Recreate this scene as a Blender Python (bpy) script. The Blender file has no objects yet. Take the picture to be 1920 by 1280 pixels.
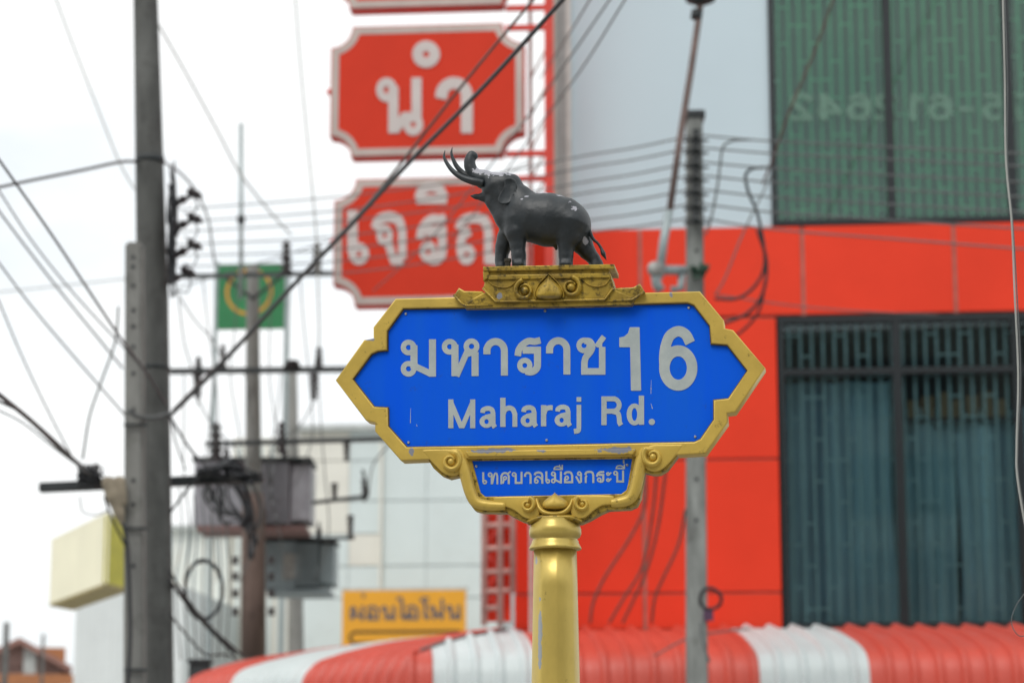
import bpy, bmesh, math, random
import numpy as np
from mathutils import Vector, Matrix
R = math.radians
random.seed(4)
SC = bpy.context.scene
COL = SC.collection

# ------------------------------------------------------------------ camera, sky, sun, exposure
CAM_Z, PITCH, LENS = 1.6, R(11.0), 85.0
cd = bpy.data.cameras.new('camera'); cam = bpy.data.objects.new('camera', cd); COL.objects.link(cam)
cam.location = (0, 0, CAM_Z); cam.rotation_euler = (R(90) + PITCH, 0, 0)
cd.lens = LENS; cd.sensor_width = 36; cd.clip_start = .1; cd.clip_end = 3000
cd.dof.use_dof = True; cd.dof.focus_distance = 6.22; cd.dof.aperture_fstop = 3.8
SC.camera = cam
w = bpy.data.worlds.new('World'); SC.world = w; w.use_nodes = True
nt = w.node_tree; nt.nodes.clear()
def wn(t, **k):
    n = nt.nodes.new(t)
    for a, b in k.items(): setattr(n, a, b)
    return n
SUN_EL, SUN_AZ = R(52), R(205)          # azimuth measured clockwise from +Y
sky = wn('ShaderNodeTexSky', sky_type='NISHITA', sun_disc=False, sun_elevation=SUN_EL, sun_rotation=SUN_AZ)
tc = wn('ShaderNodeTexCoord'); nz = wn('ShaderNodeTexNoise'); nz.inputs['Scale'].default_value = 5; nz.inputs['Detail'].default_value = 5
mp = wn('ShaderNodeMapping'); mp.inputs['Scale'].default_value = (1, 1, 2.2)
rp = wn('ShaderNodeValToRGB'); rp.color_ramp.elements[0].position = .36; rp.color_ramp.elements[1].position = .53
rp.color_ramp.elements[0].color = (8.8, 9.3, 9.6, 1); rp.color_ramp.elements[1].color = (10.7, 10.8, 10.7, 1)
mx = wn('ShaderNodeMix', data_type='RGBA'); mx.inputs[0].default_value = .93
bg = wn('ShaderNodeBackground'); bg.inputs[1].default_value = .1
wo = wn('ShaderNodeOutputWorld')
L = nt.links.new
L(tc.outputs['Generated'], mp.inputs[0]); L(mp.outputs[0], nz.inputs['Vector']); L(nz.outputs[0], rp.inputs[0])
L(sky.outputs[0], mx.inputs[6]); L(rp.outputs[0], mx.inputs[7]); L(mx.outputs[2], bg.inputs[0]); L(bg.outputs[0], wo.inputs[0])
sl = bpy.data.lights.new('sun', 'SUN'); sl.energy = 1.3; sl.angle = R(25); sl.color = (1, .97, .92)
so = bpy.data.objects.new('sun', sl); COL.objects.link(so)
sd = Vector((math.sin(SUN_AZ) * math.cos(SUN_EL), math.cos(SUN_AZ) * math.cos(SUN_EL), math.sin(SUN_EL)))
so.rotation_euler = (-sd).to_track_quat('-Z', 'Y').to_euler(); so.location = sd * 50
SC.view_settings.view_transform = 'Standard'; SC.view_settings.look = 'None'
SC.view_settings.exposure = .15; SC.view_settings.gamma = 1; SC.view_settings.use_curve_mapping = False

# ------------------------------------------------------------------ helpers: projection of measured points onto planes of the place
F = LENS / 36 * 1920
def ray(px, py):
    x, z, y = (px - 960) / F, (640 - py) / F, 1.0
    c, s = math.cos(PITCH), math.sin(PITCH)
    return Vector((x, y * c - z * s, y * s + z * c))
CAM = Vector((0, 0, CAM_Z))
def P(px, py, Y):
    r = ray(px, py); return CAM + r * (Y / r.y)
class Plane:
    """vertical plane; local x along it, local y away from the camera, local z up, origin on the ground"""
    def __init__(s, px, py, Y, yaw):
        p = P(px, py, Y); s.o = Vector((p.x, p.y, 0)); s.yaw = yaw
        s.M = Matrix.Translation(s.o) @ Matrix.Rotation(yaw, 4, 'Z'); s.I = s.M.inverted()
    def uv(s, px, py, off=0.0):
        c = s.I @ CAM; d = s.I.to_3x3() @ ray(px, py); t = (off - c.y) / d.y
        p = c + d * t; return (p.x, p.z)
    def p3(s, px, py, off=0.0):
        u, v = s.uv(px, py, off); return Vector((u, off, v))

# ------------------------------------------------------------------ helpers: objects
def tag(o, label=None, cat=None, group=None, kind=None):
    if label: o['label'] = label
    if cat: o['category'] = cat
    if group: o['group'] = group
    if kind: o['kind'] = kind
    return o
def empty(name, loc=(0, 0, 0), yaw=0, **k):
    o = bpy.data.objects.new(name, None); COL.objects.link(o); o.location = loc; o.rotation_euler = (0, 0, yaw)
    o.empty_display_size = .1
    return tag(o, **k)
def link(name, me, mat=None, parent=None, smooth=False, **k):
    if mat and not me.materials: me.materials.append(mat)
    if smooth: me.polygons.foreach_set('use_smooth', [True] * len(me.polygons))
    o = bpy.data.objects.new(name, me); COL.objects.link(o)
    if parent: o.parent = parent
    return tag(o, **k)
def mesh(name, vs, fs):
    me = bpy.data.meshes.new(name); me.from_pydata([tuple(v) for v in vs], [], fs); me.update(); return me
def bmmesh(name, bm, merge=0):
    if merge: bmesh.ops.remove_doubles(bm, verts=bm.verts, dist=merge)
    bmesh.ops.recalc_face_normals(bm, faces=bm.faces)
    me = bpy.data.meshes.new(name); bm.to_mesh(me); bm.free(); return me
def addbox(bm, x0, x1, y0, y1, z0, z1, bevel=0):
    g = bmesh.ops.create_cube(bm, size=1)
    for v in g['verts']:
        v.co = Vector(((x0 + x1) / 2 + v.co.x * (x1 - x0), (y0 + y1) / 2 + v.co.y * (y1 - y0), (z0 + z1) / 2 + v.co.z * (z1 - z0)))
    if bevel:
        es = list({e for v in g['verts'] for e in v.link_edges})
        bmesh.ops.bevel(bm, geom=es, offset=bevel, segments=2, affect='EDGES', profile=.6)
def box(name, x0, x1, y0, y1, z0, z1, mat, parent=None, bevel=0, **k):
    bm = bmesh.new(); addbox(bm, x0, x1, y0, y1, z0, z1, bevel)
    return link(name, bmmesh(name, bm), mat, parent, **k)
def catmull(pts, n=8):
    pts = [Vector(p) for p in pts]
    if len(pts) < 3: return pts
    q = [pts[0] * 2 - pts[1]] + pts + [pts[-1] * 2 - pts[-2]]; out = []
    for i in range(1, len(q) - 2):
        a, b, c, d = q[i - 1:i + 3]
        for j in range(n):
            t = j / n
            out.append(.5 * ((2 * b) + (c - a) * t + (2 * a - 5 * b + 4 * c - d) * t * t + (3 * b - a - 3 * c + d) * t ** 3))
    return out + [pts[-1]]
def addtube(bm, pts, rad, sides=8, cap=True):
    pts = [Vector(p) for p in pts]; n = len(pts)
    if not isinstance(rad, (list, tuple)): rad = [rad] * n
    up = None; rings = []
    for i, p in enumerate(pts):
        t = (pts[min(i + 1, n - 1)] - pts[max(i - 1, 0)])
        t = t.normalized() if t.length > 1e-9 else Vector((0, 0, 1))
        if up is None: up = t.orthogonal().normalized()
        up = (up - t * up.dot(t)); up = up.normalized() if up.length > 1e-6 else t.orthogonal().normalized()
        b = t.cross(up)
        rings.append([bm.verts.new(p + (up * math.cos(a) + b * math.sin(a)) * rad[i]) for a in [2 * math.pi * k / sides for k in range(sides)]])
    for i in range(n - 1):
        for k in range(sides):
            bm.faces.new((rings[i][k], rings[i][(k + 1) % sides], rings[i + 1][(k + 1) % sides], rings[i + 1][k]))
    if cap: bm.faces.new(rings[0][::-1]); bm.faces.new(rings[-1])
def tube(name, pts, rad, mat, parent=None, sides=8, **k):
    bm = bmesh.new(); addtube(bm, pts, rad, sides); return link(name, bmmesh(name, bm), mat, parent, smooth=True, **k)
def addlathe(bm, prof, c=(0, 0, 0), sides=32, axis=None):
    """prof: list of (r, z)"""
    M = Matrix.Translation(c) @ (axis.to_track_quat('Z', 'Y').to_matrix().to_4x4() if axis else Matrix())
    rings = [[bm.verts.new(M @ Vector((r * math.cos(2 * math.pi * k / sides), r * math.sin(2 * math.pi * k / sides), z))) for k in range(sides)] for r, z in prof]
    for i in range(len(prof) - 1):
        for k in range(sides):
            bm.faces.new((rings[i][k], rings[i][(k + 1) % sides], rings[i + 1][(k + 1) % sides], rings[i + 1][k]))
    bm.faces.new(rings[0][::-1]); bm.faces.new(rings[-1])
def lathe(name, prof, mat, parent=None, c=(0, 0, 0), sides=32, axis=None, **k):
    bm = bmesh.new(); addlathe(bm, prof, c, sides, axis); return link(name, bmmesh(name, bm), mat, parent, smooth=True, **k)
def addball(bm, c, r, sy=1, seg=20):
    g = bmesh.ops.create_uvsphere(bm, u_segments=seg, v_segments=seg // 2, radius=1)
    for v in g['verts']: v.co = Vector(c) + Vector((v.co.x * r, v.co.z * r * sy, v.co.y * r))
def plate_mesh(name, contours, y0, y1, bevel=0, bres=2):
    """contours: closed 2-D outlines (x,z), even-odd filled, as a solid between local y0 (front) and y1"""
    cu = bpy.data.curves.new('tmp', 'CURVE'); cu.dimensions = '2D'; cu.fill_mode = 'BOTH'
    h = abs(y1 - y0) / 2
    cu.extrude = max(h - bevel, 0); cu.bevel_depth = bevel; cu.bevel_resolution = bres; cu.offset = -bevel
    for c in contours:
        s = cu.splines.new('POLY'); s.points.add(len(c) - 1)
        for i, (x, y) in enumerate(c): s.points[i].co = (x, y, 0, 1)
        s.use_cyclic_u = True
    o = bpy.data.objects.new('tmp', cu); COL.objects.link(o)
    dg = bpy.context.evaluated_depsgraph_get(); me = bpy.data.meshes.new_from_object(o.evaluated_get(dg))
    bpy.data.objects.remove(o); bpy.data.curves.remove(cu)
    me.name = name; ym = (y0 + y1) / 2
    for v in me.vertices: x, y, z = v.co; v.co = (x, ym - z, y)
    me.materials.clear()
    bm = bmesh.new(); bm.from_mesh(me); bmesh.ops.remove_doubles(bm, verts=bm.verts, dist=1e-5)
    bmesh.ops.recalc_face_normals(bm, faces=bm.faces); bm.to_mesh(me); bm.free()
    return me
def plate(name, contours, y0, y1, mat, parent=None, bevel=0, **k):
    return link(name, plate_mesh(name, contours, y0, y1, bevel), mat, parent, **k)
def addridge(bm, pts, wid, hgt, y, seg=10):
    """half-round moulding swept along 2-D points (x,z) standing proud of local y towards the viewer"""
    n = len(pts); rings = []
    for i in range(n):
        a, b = Vector(pts[max(i - 1, 0)]), Vector(pts[min(i + 1, n - 1)]); t = (b - a).normalized(); nn = Vector((-t.y, t.x))
        wi = wid[i] if isinstance(wid, (list, tuple)) else wid; hi = hgt[i] if isinstance(hgt, (list, tuple)) else hgt
        rings.append([bm.verts.new((pts[i][0] + nn.x * math.cos(th) * wi, y - math.sin(th) * hi, pts[i][1] + nn.y * math.cos(th) * wi)) for th in [math.pi * k / seg for k in range(seg + 1)]])
    for i in range(n - 1):
        for k in range(seg): bm.faces.new((rings[i][k], rings[i][k + 1], rings[i + 1][k + 1], rings[i + 1][k]))
    bm.faces.new(rings[0][::-1]); bm.faces.new(rings[-1])

# ------------------------------------------------------------------ helpers: materials
def material(name, col, rough=.6, metal=0, var=.12, scale=6, bump=.0, bscale=40, spec=.5, col2=None, stretch=(1, 1, 1), dirt=None, dirtcol=(.03, .03, .02), dscale=30, masks=None, peel=(.34, .35, .38)):
    m = bpy.data.materials.new(name); m.use_nodes = True; t = m.node_tree; N = t.nodes; b = N['Principled BSDF']
    def new(ty, **k):
        n = N.new(ty)
        for a, v in k.items(): setattr(n, a, v)
        return n
    b.inputs['Roughness'].default_value = rough; b.inputs['Metallic'].default_value = metal; b.inputs['Specular IOR Level'].default_value = spec
    tc = new('ShaderNodeTexCoord'); mp = new('ShaderNodeMapping'); mp.inputs['Scale'].default_value = stretch
    t.links.new(tc.outputs['Object'], mp.inputs[0])
    nz = new('ShaderNodeTexNoise'); nz.inputs['Scale'].default_value = scale; nz.inputs['Detail'].default_value = 6; nz.inputs['Roughness'].default_value = .6
    t.links.new(mp.outputs[0], nz.inputs['Vector'])
    mix = new('ShaderNodeMix', data_type='RGBA')
    c2 = col2 or tuple(max(0, c * (1 - var * 2)) for c in col)
    cr = new('ShaderNodeMapRange'); cr.inputs['From Min'].default_value = .3; cr.inputs['From Max'].default_value = .7
    t.links.new(nz.outputs[0], cr.inputs[0]); t.links.new(cr.outputs[0], mix.inputs[0])
    mix.inputs[6].default_value = (*c2, 1); mix.inputs[7].default_value = (*[min(1, c * (1 + (0 if col2 else var * .5))) for c in col], 1)
    out = mix.outputs[2]
    def over(out, fac, c):
        m2 = new('ShaderNodeMix', data_type='RGBA'); t.links.new(fac, m2.inputs[0]); t.links.new(out, m2.inputs[6]); m2.inputs[7].default_value = (*c, 1)
        return m2.outputs[2]
    if dirt:
        d = new('ShaderNodeTexNoise'); d.inputs['Scale'].default_value = dscale; d.inputs['Detail'].default_value = 8; d.inputs['Roughness'].default_value = .7
        t.links.new(tc.outputs['Object'], d.inputs['Vector'])
        r = new('ShaderNodeMapRange'); r.inputs['From Min'].default_value = dirt[0]; r.inputs['From Max'].default_value = dirt[1]; r.inputs['To Max'].default_value = dirt[2]
        t.links.new(d.outputs[0], r.inputs[0]); out = over(out, r.outputs[0], dirtcol)
    if masks:
        # worn patches where the paint has come off: (centre, radii, threshold, noise scale)
        for c, rad, amt, ns in masks:
            sub = new('ShaderNodeVectorMath', operation='SUBTRACT'); sub.inputs[1].default_value = c; t.links.new(tc.outputs['Object'], sub.inputs[0])
            dv = new('ShaderNodeVectorMath', operation='DIVIDE'); dv.inputs[1].default_value = rad; t.links.new(sub.outputs[0], dv.inputs[0])
            ln = new('ShaderNodeVectorMath', operation='LENGTH'); t.links.new(dv.outputs[0], ln.inputs[0])
            d = new('ShaderNodeTexNoise'); d.inputs['Scale'].default_value = ns; d.inputs['Detail'].default_value = 6; t.links.new(tc.outputs['Object'], d.inputs['Vector'])
            ad = new('ShaderNodeMath', operation='MULTIPLY_ADD'); t.links.new(d.outputs[0], ad.inputs[0]); ad.inputs[1].default_value = -2.2; ad.inputs[2].default_value = amt + 1.1
            sb = new('ShaderNodeMath', operation='SUBTRACT'); t.links.new(ad.outputs[0], sb.inputs[0]); t.links.new(ln.outputs['Value'], sb.inputs[1])
            r = new('ShaderNodeMapRange'); r.inputs['From Min'].default_value = 0; r.inputs['From Max'].default_value = .06; t.links.new(sb.outputs[0], r.inputs[0])
            out = over(out, r.outputs[0], peel)
    t.links.new(out, b.inputs['Base Color'])
    if bump:
        bn = new('ShaderNodeTexNoise'); bn.inputs['Scale'].default_value = bscale; bn.inputs['Detail'].default_value = 5; t.links.new(tc.outputs['Object'], bn.inputs['Vector'])
        bp = new('ShaderNodeBump'); bp.inputs['Strength'].default_value = bump; bp.inputs['Distance'].default_value = .002 if bscale > 20 else .01
        t.links.new(bn.outputs[0], bp.inputs['Height']); t.links.new(bp.outputs[0], b.inputs['Normal'])
    return m
def glass(name, tint, refl=.06, rough=.02):
    m = bpy.data.materials.new(name); m.use_nodes = True; t = m.node_tree; t.nodes.clear()
    o = t.nodes.new('ShaderNodeOutputMaterial'); mixs = t.nodes.new('ShaderNodeMixShader'); tr = t.nodes.new('ShaderNodeBsdfTransparent'); gl = t.nodes.new('ShaderNodeBsdfGlossy')
    tr.inputs[0].default_value = (*tint, 1); gl.inputs['Roughness'].default_value = rough; gl.inputs['Color'].default_value = (.9, 1, 1, 1)
    fr = t.nodes.new('ShaderNodeFresnel'); fr.inputs[0].default_value = 1.45
    ad = t.nodes.new('ShaderNodeMath'); ad.operation = 'ADD'; ad.inputs[1].default_value = refl
    t.links.new(fr.outputs[0], ad.inputs[0]); t.links.new(ad.outputs[0], mixs.inputs[0])
    t.links.new(tr.outputs[0], mixs.inputs[1]); t.links.new(gl.outputs[0], mixs.inputs[2]); t.links.new(mixs.outputs[0], o.inputs[0])
    return m

# ------------------------------------------------------------------ helpers: lettering drawn as strokes (letter shapes traced from outlines of a distance field)
def arc(cx, cy, rx, ry, a0, a1, n=14):
    return [(cx + rx * math.cos(R(a0 + (a1 - a0) * i / n)), cy + ry * math.sin(R(a0 + (a1 - a0) * i / n))) for i in range(n + 1)]
def sm(pts, n=6): return [(p.x, p.y) for p in catmull([(a, b, 0) for a, b in pts], n)]
# each glyph: (advance, [primitives]); S = stroke polyline with factor on the half width, C = small loop, G = ring, D = disc, Y = polygon
def S(pts, k=1.0): return ('S', pts, k)
def C(x, y, r=.14, k=.74): return ('C', x, y, r, k)
GL = {
 'ม': (1.04, [C(.21, .78), S([(.355, .84), (.355, .22)]), C(.21, .21), S([(.34, .30), (.82, .07)], .9), S([(.85, 1), (.85, 0)])]),
 'ห': (1.08, [C(.21, .78), S([(.35, .84), (.35, 0)]), S([(.39, .0), (.68, .66)], .85), C(.79, .79), S([(.66, .56), (.80, .60)], .6), S([(.885, .64), (.885, 0)])]),
 'า': (.80, [S([(.1, .57), (.1, .66)] + arc(.335, .66, .235, .245, 180, 0) + [(.57, .66), (.57, 0)])]),
 'ร': (.84, [S(sm([(.09, .50), (.12, .66), (.22, .80), (.38, .89), (.55, .88), (.70, .915)]), .95), S([(.22, .655), (.62, .655), (.62, .28)] + arc(.42, .26, .2, .18, 0, -120)), C(.28, .25, .135)]),
 'ช': (.95, [C(.20, .78), S(sm([(.22, .905), (.36, .88), (.425, .76), (.38, .62), (.25, .46), (.21, .32)]) + [(.21, .08), (.70, .08), (.70, .74)], .95), S([(.70, .80), (.585, .80), (.75, 1.02)], .8)]),
 'เ': (.50, [S([(.12, 1), (.12, .2)]), C(.25, .19, .13)]),
 'ท': (1.02, [C(.2, .78), S([(.34, .84), (.34, 0)]), S(sm([(.37, .04), (.52, .66), (.62, .88), (.75, .86), (.81, .66)]) + [(.81, .6), (.81, 0)], .9)]),
 'ศ': (1.0, [S([(.13, 0), (.13, .6)] + arc(.44, .6, .31, .31, 180, 0) + [(.75, .6), (.75, 0)]), C(.43, .50, .12), S([(.36, .40), (.26, .05)], .8), S([(.66, .86), (.92, 1.04)], .8)]),
 'บ': (1.02, [C(.2, .78), S([(.34, .84), (.34, .09), (.83, .09), (.83, 1)])]),
 'ล': (.98, [S(sm([(.10, .70), (.20, .86), (.44, .92), (.68, .85), (.76, .62)]) + [(.76, .55), (.76, 0)]), C(.26, .19, .13), S(sm([(.13, .25), (.18, .45), (.38, .58), (.60, .48), (.74, .30)]), .85)]),
 'อ': (.96, [S(sm([(.10, .72), (.22, .87), (.44, .92), (.66, .85), (.76, .62)]) + [(.76, .5), (.76, .09), (.16, .09), (.16, .4)]), C(.30, .44, .13)]),
 'ง': (.80, [C(.40, .78, .13), S([(.54, .84), (.54, .05)]), S([(.52, .06), (.40, .06), (.12, .56)], .9)]),
 'ก': (1.0, [S([(.14, 0), (.14, .50), (.25, .60)], .95), S(sm([(.09, .66), (.20, .86), (.46, .92), (.70, .85), (.78, .62)]) + [(.78, .55), (.78, 0)])]),
 'ะ': (.62, [C(.18, .72, .10, .7), S([(.22, .60), (.46, .84)], .7), C(.18, .22, .10, .7), S([(.22, .10), (.46, .34)], .7)]),
 'น': (1.02, [C(.21, .78), S([(.35, .84), (.35, 0)]), S([(.38, .05), (.58, .29), (.72, .29)], .85), C(.76, .16, .13), S([(.83, 1), (.83, .2)])]),
 'ำ': (.80, [C(-.16, 1.42, .15, .9), S([(.1, .62), (.12, .70)] + arc(.335, .68, .225, .225, 170, 0) + [(.56, .66), (.56, 0)])]),
 'จ': (.96, [S(sm([(.08, .68), (.20, .86), (.46, .92), (.70, .84), (.78, .62)]) + [(.78, .55), (.78, .1)]), C(.34, .56, .13), S([(.42, .44), (.56, .08), (.80, .08)], .95)]),
 'ิ': (0, [S(sm([(-.72, 1.16), (-.62, 1.34), (-.38, 1.42), (-.16, 1.34), (-.04, 1.16)])), S([(-.76, 1.16), (0, 1.16)], .9)]),
 'ี': (0, [S(sm([(-.78, 1.16), (-.68, 1.32), (-.45, 1.38), (-.22, 1.30), (-.14, 1.16)]), .7), S([(-.82, 1.15), (-.08, 1.15), (-.08, 1.50)], .7)]),
 'ื': (0, [S(sm([(-.78, 1.16), (-.68, 1.32), (-.45, 1.38), (-.22, 1.30), (-.14, 1.16)]), .7), S([(-.82, 1.15), (-.08, 1.15), (-.08, 1.52)], .7), S([(-.30, 1.3), (-.30, 1.52)], .6)]),
 '่': (0, [S([(-.14, 1.56), (-.14, 1.86)], .8)]),
 'ญ': (1.45, [S(sm([(.09, .68), (.20, .86), (.46, .92), (.70, .85), (.78, .62)]) + [(.78, .55), (.78, 0)]), S([(.36, .66), (.20, .60), (.14, .45), (.14, .2)], .95), C(.27, .19, .13), S([(.78, .09), (1.24, .09), (1.24, 1)])]),
 'ผ': (1.05, [C(.26, .78, .12), S([(.14, .84), (.14, .05)]), S([(.14, .06), (.48, .50), (.82, .06)], .9), S([(.84, 1), (.84, 0)])]),
 'ฟ': (1.08, [C(.2, .78, .12), S([(.33, .84), (.33, .0)]), S([(.33, .06), (.56, .45), (.82, .06)], .9), S([(.84, 1.45), (.84, 0)])]),
 'โ': (.55, [S([(.30, 1.1), (.30, .2)]), C(.42, .19, .12), S(sm([(.55, 1.45), (.28, 1.50), (.05, 1.38), (.25, 1.20), (.50, 1.22)]), .8)]),
 'ไ': (.55, [S([(.34, 1.3), (.34, .2)]), C(.46, .19, .12), S(sm([(.34, 1.28), (.28, 1.50), (.10, 1.50), (.06, 1.34)]), .8)]),
 'M': (1.13, [S([(.095, 1), (.095, 0)]), S([(.885, 1), (.885, 0)]), S([(.085, .93), (.49, .0)], .92), S([(.895, .93), (.49, .0)], .92), ('cut', 'below')]),
 'a': (.70, [('G', .245, .20, .245, .215, .075, .085), S([(.475, .5), (.475, .13)] + [(.50, .06), (.54, 0)], .9), S(sm([(.105, .50), (.13, .60), (.28, .655), (.43, .61), (.475, .48)]), .88), S(sm([(.46, .42), (.33, .39), (.2, .36)]), .75)]),
 'h': (.72, [S([(.09, 1), (.09, 0)]), S(sm([(.10, .44), (.16, .58), (.30, .65), (.44, .60), (.51, .44)]) + [(.51, .4), (.51, 0)], .92)]),
 'r': (.48, [S([(.09, .73), (.09, 0)]), S(sm([(.10, .42), (.16, .58), (.28, .64), (.41, .635)]), .92)]),
 'j': (.50, [S(sm([(.15, .73), (.15, .3), (.15, -.05), (.12, -.16), (-.04, -.19)]), .95), ('Y', [(.06, 1), (.24, 1), (.24, .84), (.06, .84)])]),
 'R': (.92, [S([(.095, 1), (.095, 0)]), S([(.095, .915), (.42, .915)] + arc(.42, .70, .215, .215, 90, -90) + [(.095, .485)], .92), S(sm([(.40, .48), (.58, .42), (.63, .28), (.645, .10), (.70, 0)]), .92)]),
 'd': (.72, [S([(.535, 1), (.535, 0)]), ('G', .29, .355, .275, .375, .095, .22)]),
 '.': (.3, [('D', .11, .10, .105)]),
 '-': (.62, [S([(.08, .42), (.50, .42)], .9)]),
 '1': (.62, [('Y', [(.165, 1), (.320, 1), (.345, 0), (.183, 0), (.171, .685), (0, .685), (0, .835), (.078, .853), (.140, .908)])]),
 '6': (.70, [('G', .303, .35, .300, .350, .135, .180), S(sm([(.088, .38), (.082, .52), (.108, .70), (.175, .85), (.303, .917), (.42, .865), (.49, .735)]), .92)]),
 '5': (.66, [S([(.52, .92), (.16, .92), (.12, .55)], .9), S(sm([(.10, .50), (.30, .58), (.46, .48), (.48, .28), (.36, .10), (.20, .08), (.08, .2)]), .9)]),
 '7': (.62, [S([(.04, .92), (.52, .92), (.24, 0)], .9)]),
 '0': (.68, [('G', .30, .5, .30, .51, .12, .33)]),
 '2': (.66, [S(sm([(.08, .72), (.14, .88), (.30, .93), (.48, .84), (.46, .62), (.25, .35), (.10, .09)]) + [(.56, .09)], .9)]),
 '9': (.70, [('G', .297, .65, .300, .350, .135, .180), S(sm([(.512, .62), (.518, .48), (.492, .30), (.425, .15), (.297, .083), (.18, .135), (.11, .265)]), .92)]),
 '4': (.70, [S([(.46, 1), (.46, 0)]), S([(.46, .95), (.08, .32), (.62, .32)], .85)]),
}
def glyph_contours(ch, h, step=.012):
    prims = GL[ch][1]; x0, x1, y0, y1 = -1.0, 1.5, -.4, 2.0
    if ch not in 'ิีื่ำ': x0 = -.25
    X = np.arange(x0, x1, step); Y = np.arange(y0, y1, step); XX, YY = np.meshgrid(X, Y, indexing='ij')
    d = np.full(XX.shape, 9.0)
    for p in prims:
        if p[0] == 'S':
            pts, hw = p[1], h * p[2]
            n = len(pts) - 1
            for i in range(n):
                (ax, ay), (bx, by) = pts[i], pts[i + 1]; ln = math.hypot(bx - ax, by - ay)
                if ln < 1e-6: continue
                tx, ty = (bx - ax) / ln, (by - ay) / ln
                u = (XX - ax) * tx + (YY - ay) * ty; v = -(XX - ax) * ty + (YY - ay) * tx
                d = np.minimum(d, np.maximum(np.maximum(-u, u - ln), np.abs(v) - hw))
                if i < n - 1:
                    cx, cy = pts[i + 2]; l2 = math.hypot(cx - bx, cy - by) or 1; dot = (tx * (cx - bx) + ty * (cy - by)) / l2
                    if dot > .3:
                        q = np.hypot(XX - bx, YY - by) - hw
                        for (ex, ey), (fx, fy) in ((pts[-1], pts[-2]), (pts[0], pts[1])):
                            if math.hypot(ex - bx, ey - by) < hw * 1.6:
                                le = math.hypot(ex - fx, ey - fy) or 1
                                q = np.maximum(q, ((XX - ex) * (ex - fx) + (YY - ey) * (ey - fy)) / le)
                        d = np.minimum(d, q)
                    else:   # a sharp corner keeps its point
                        ux, uy = (cx - bx) / l2, (cy - by) / l2
                        a = np.maximum((XX - bx) * tx + (YY - by) * ty - hw, -((XX - bx) * ux + (YY - by) * uy) - hw)
                        d = np.minimum(d, np.maximum(a, np.maximum(np.abs(XX - bx), np.abs(YY - by)) - hw * 1.02) if abs(dot) < .1 else np.hypot(XX - bx, YY - by) - hw)
        elif p[0] == 'C': d = np.minimum(d, np.abs(np.hypot(XX - p[1], YY - p[2]) - p[3]) - h * p[4])
        elif p[0] == 'D': d = np.minimum(d, np.hypot(XX - p[1], YY - p[2]) - p[3])
        elif p[0] == 'G':
            _, cx, cy, rx, ry, ix, iy = p
            a = (np.hypot((XX - cx) / rx, (YY - cy) / ry) - 1) * min(rx, ry); b = (1 - np.hypot((XX - cx) / ix, (YY - cy) / iy)) * min(ix, iy)
            d = np.minimum(d, np.maximum(a, b))
        elif p[0] == 'Y':
            pts = p[1]; best = np.full(XX.shape, 9.0); ins = np.zeros(XX.shape, bool)
            for i in range(len(pts)):
                (ax, ay), (bx, by) = pts[i], pts[(i + 1) % len(pts)]
                ex, ey = bx - ax, by - ay; t = np.clip(((XX - ax) * ex + (YY - ay) * ey) / (ex * ex + ey * ey), 0, 1)
                best = np.minimum(best, np.hypot(XX - ax - t * ex, YY - ay - t * ey))
                c = ((ay > YY) != (by > YY)) & (XX < (bx - ax) * (YY - ay) / ((by - ay) or 1e-9) + ax); ins ^= c
            d = np.minimum(d, np.where(ins, -best, best))
        elif p[0] == 'cut': d = np.maximum(d, np.maximum(-YY, YY - 1))
    d = d + 1e-7
    ins = d < 0
    code = ins[:-1, :-1] * 1 + ins[1:, :-1] * 2 + ins[1:, 1:] * 4 + ins[:-1, 1:] * 8
    nxt = {}
    def pt(i, j, e):
        if e == 0: a, b = (i, j), (i + 1, j)
        elif e == 1: a, b = (i + 1, j), (i + 1, j + 1)
        elif e == 2: a, b = (i, j + 1), (i + 1, j + 1)
        else: a, b = (i, j), (i, j + 1)
        return (a, b)
    T = {1: [(3, 0)], 2: [(0, 1)], 3: [(3, 1)], 4: [(1, 2)], 5: [(3, 0), (1, 2)], 6: [(0, 2)], 7: [(3, 2)], 8: [(2, 3)], 9: [(2, 0)], 10: [(0, 1), (2, 3)], 11: [(2, 1)], 12: [(1, 3)], 13: [(1, 0)], 14: [(0, 3)]}
    for i, j in zip(*np.where((code > 0) & (code < 15))):
        for a, b in T[int(code[i, j])]: nxt[pt(i, j, a)] = pt(i, j, b)
    out = []
    while nxt:
        k, v = nxt.popitem(); loop = [k]
        while v != k and v in nxt: loop.append(v); v = nxt.pop(v)
        q = []
        for (a, b) in loop:
            da, db = d[a], d[b]; t = da / (da - db)
            q.append((X[a[0]] + t * (b[0] - a[0]) * step, Y[a[1]] + t * (b[1] - a[1]) * step))
        # drop points that lie on a straight run
        ch_ = True
        keep = [q[0]]
        for n in range(1, len(q)):
            ax, ay = keep[-1]; bx, by = q[n]; cx, cy = q[(n + 1) % len(q)]
            ln = math.hypot(cx - ax, cy - ay) or 1
            if abs((bx - ax) * (cy - ay) - (by - ay) * (cx - ax)) / ln > step * .06 or math.hypot(bx - ax, by - ay) > .2: keep.append((bx, by))
        if len(keep) > 3: out.append(keep)
    return out
GC = {}
def lettering(name, items, h, mapf, y0, y1, mat, parent, **k):
    """items: (character, x, baseline, size, x-scale) in the coordinates mapf understands (y down)"""
    allc = []
    for ch, x, y, s, sx in items:
        if (ch, h) not in GC: GC[(ch, h)] = glyph_contours(ch, h)
        bm_c = [[mapf(x + a * s * sx, y - b * s) for a, b in c] for c in GC[(ch, h)]]
        allc.append(bm_c)
    for c in allc: o = link('letter', plate_mesh('letter', c, y0, y1), mat, parent, **k)
    return o
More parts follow.
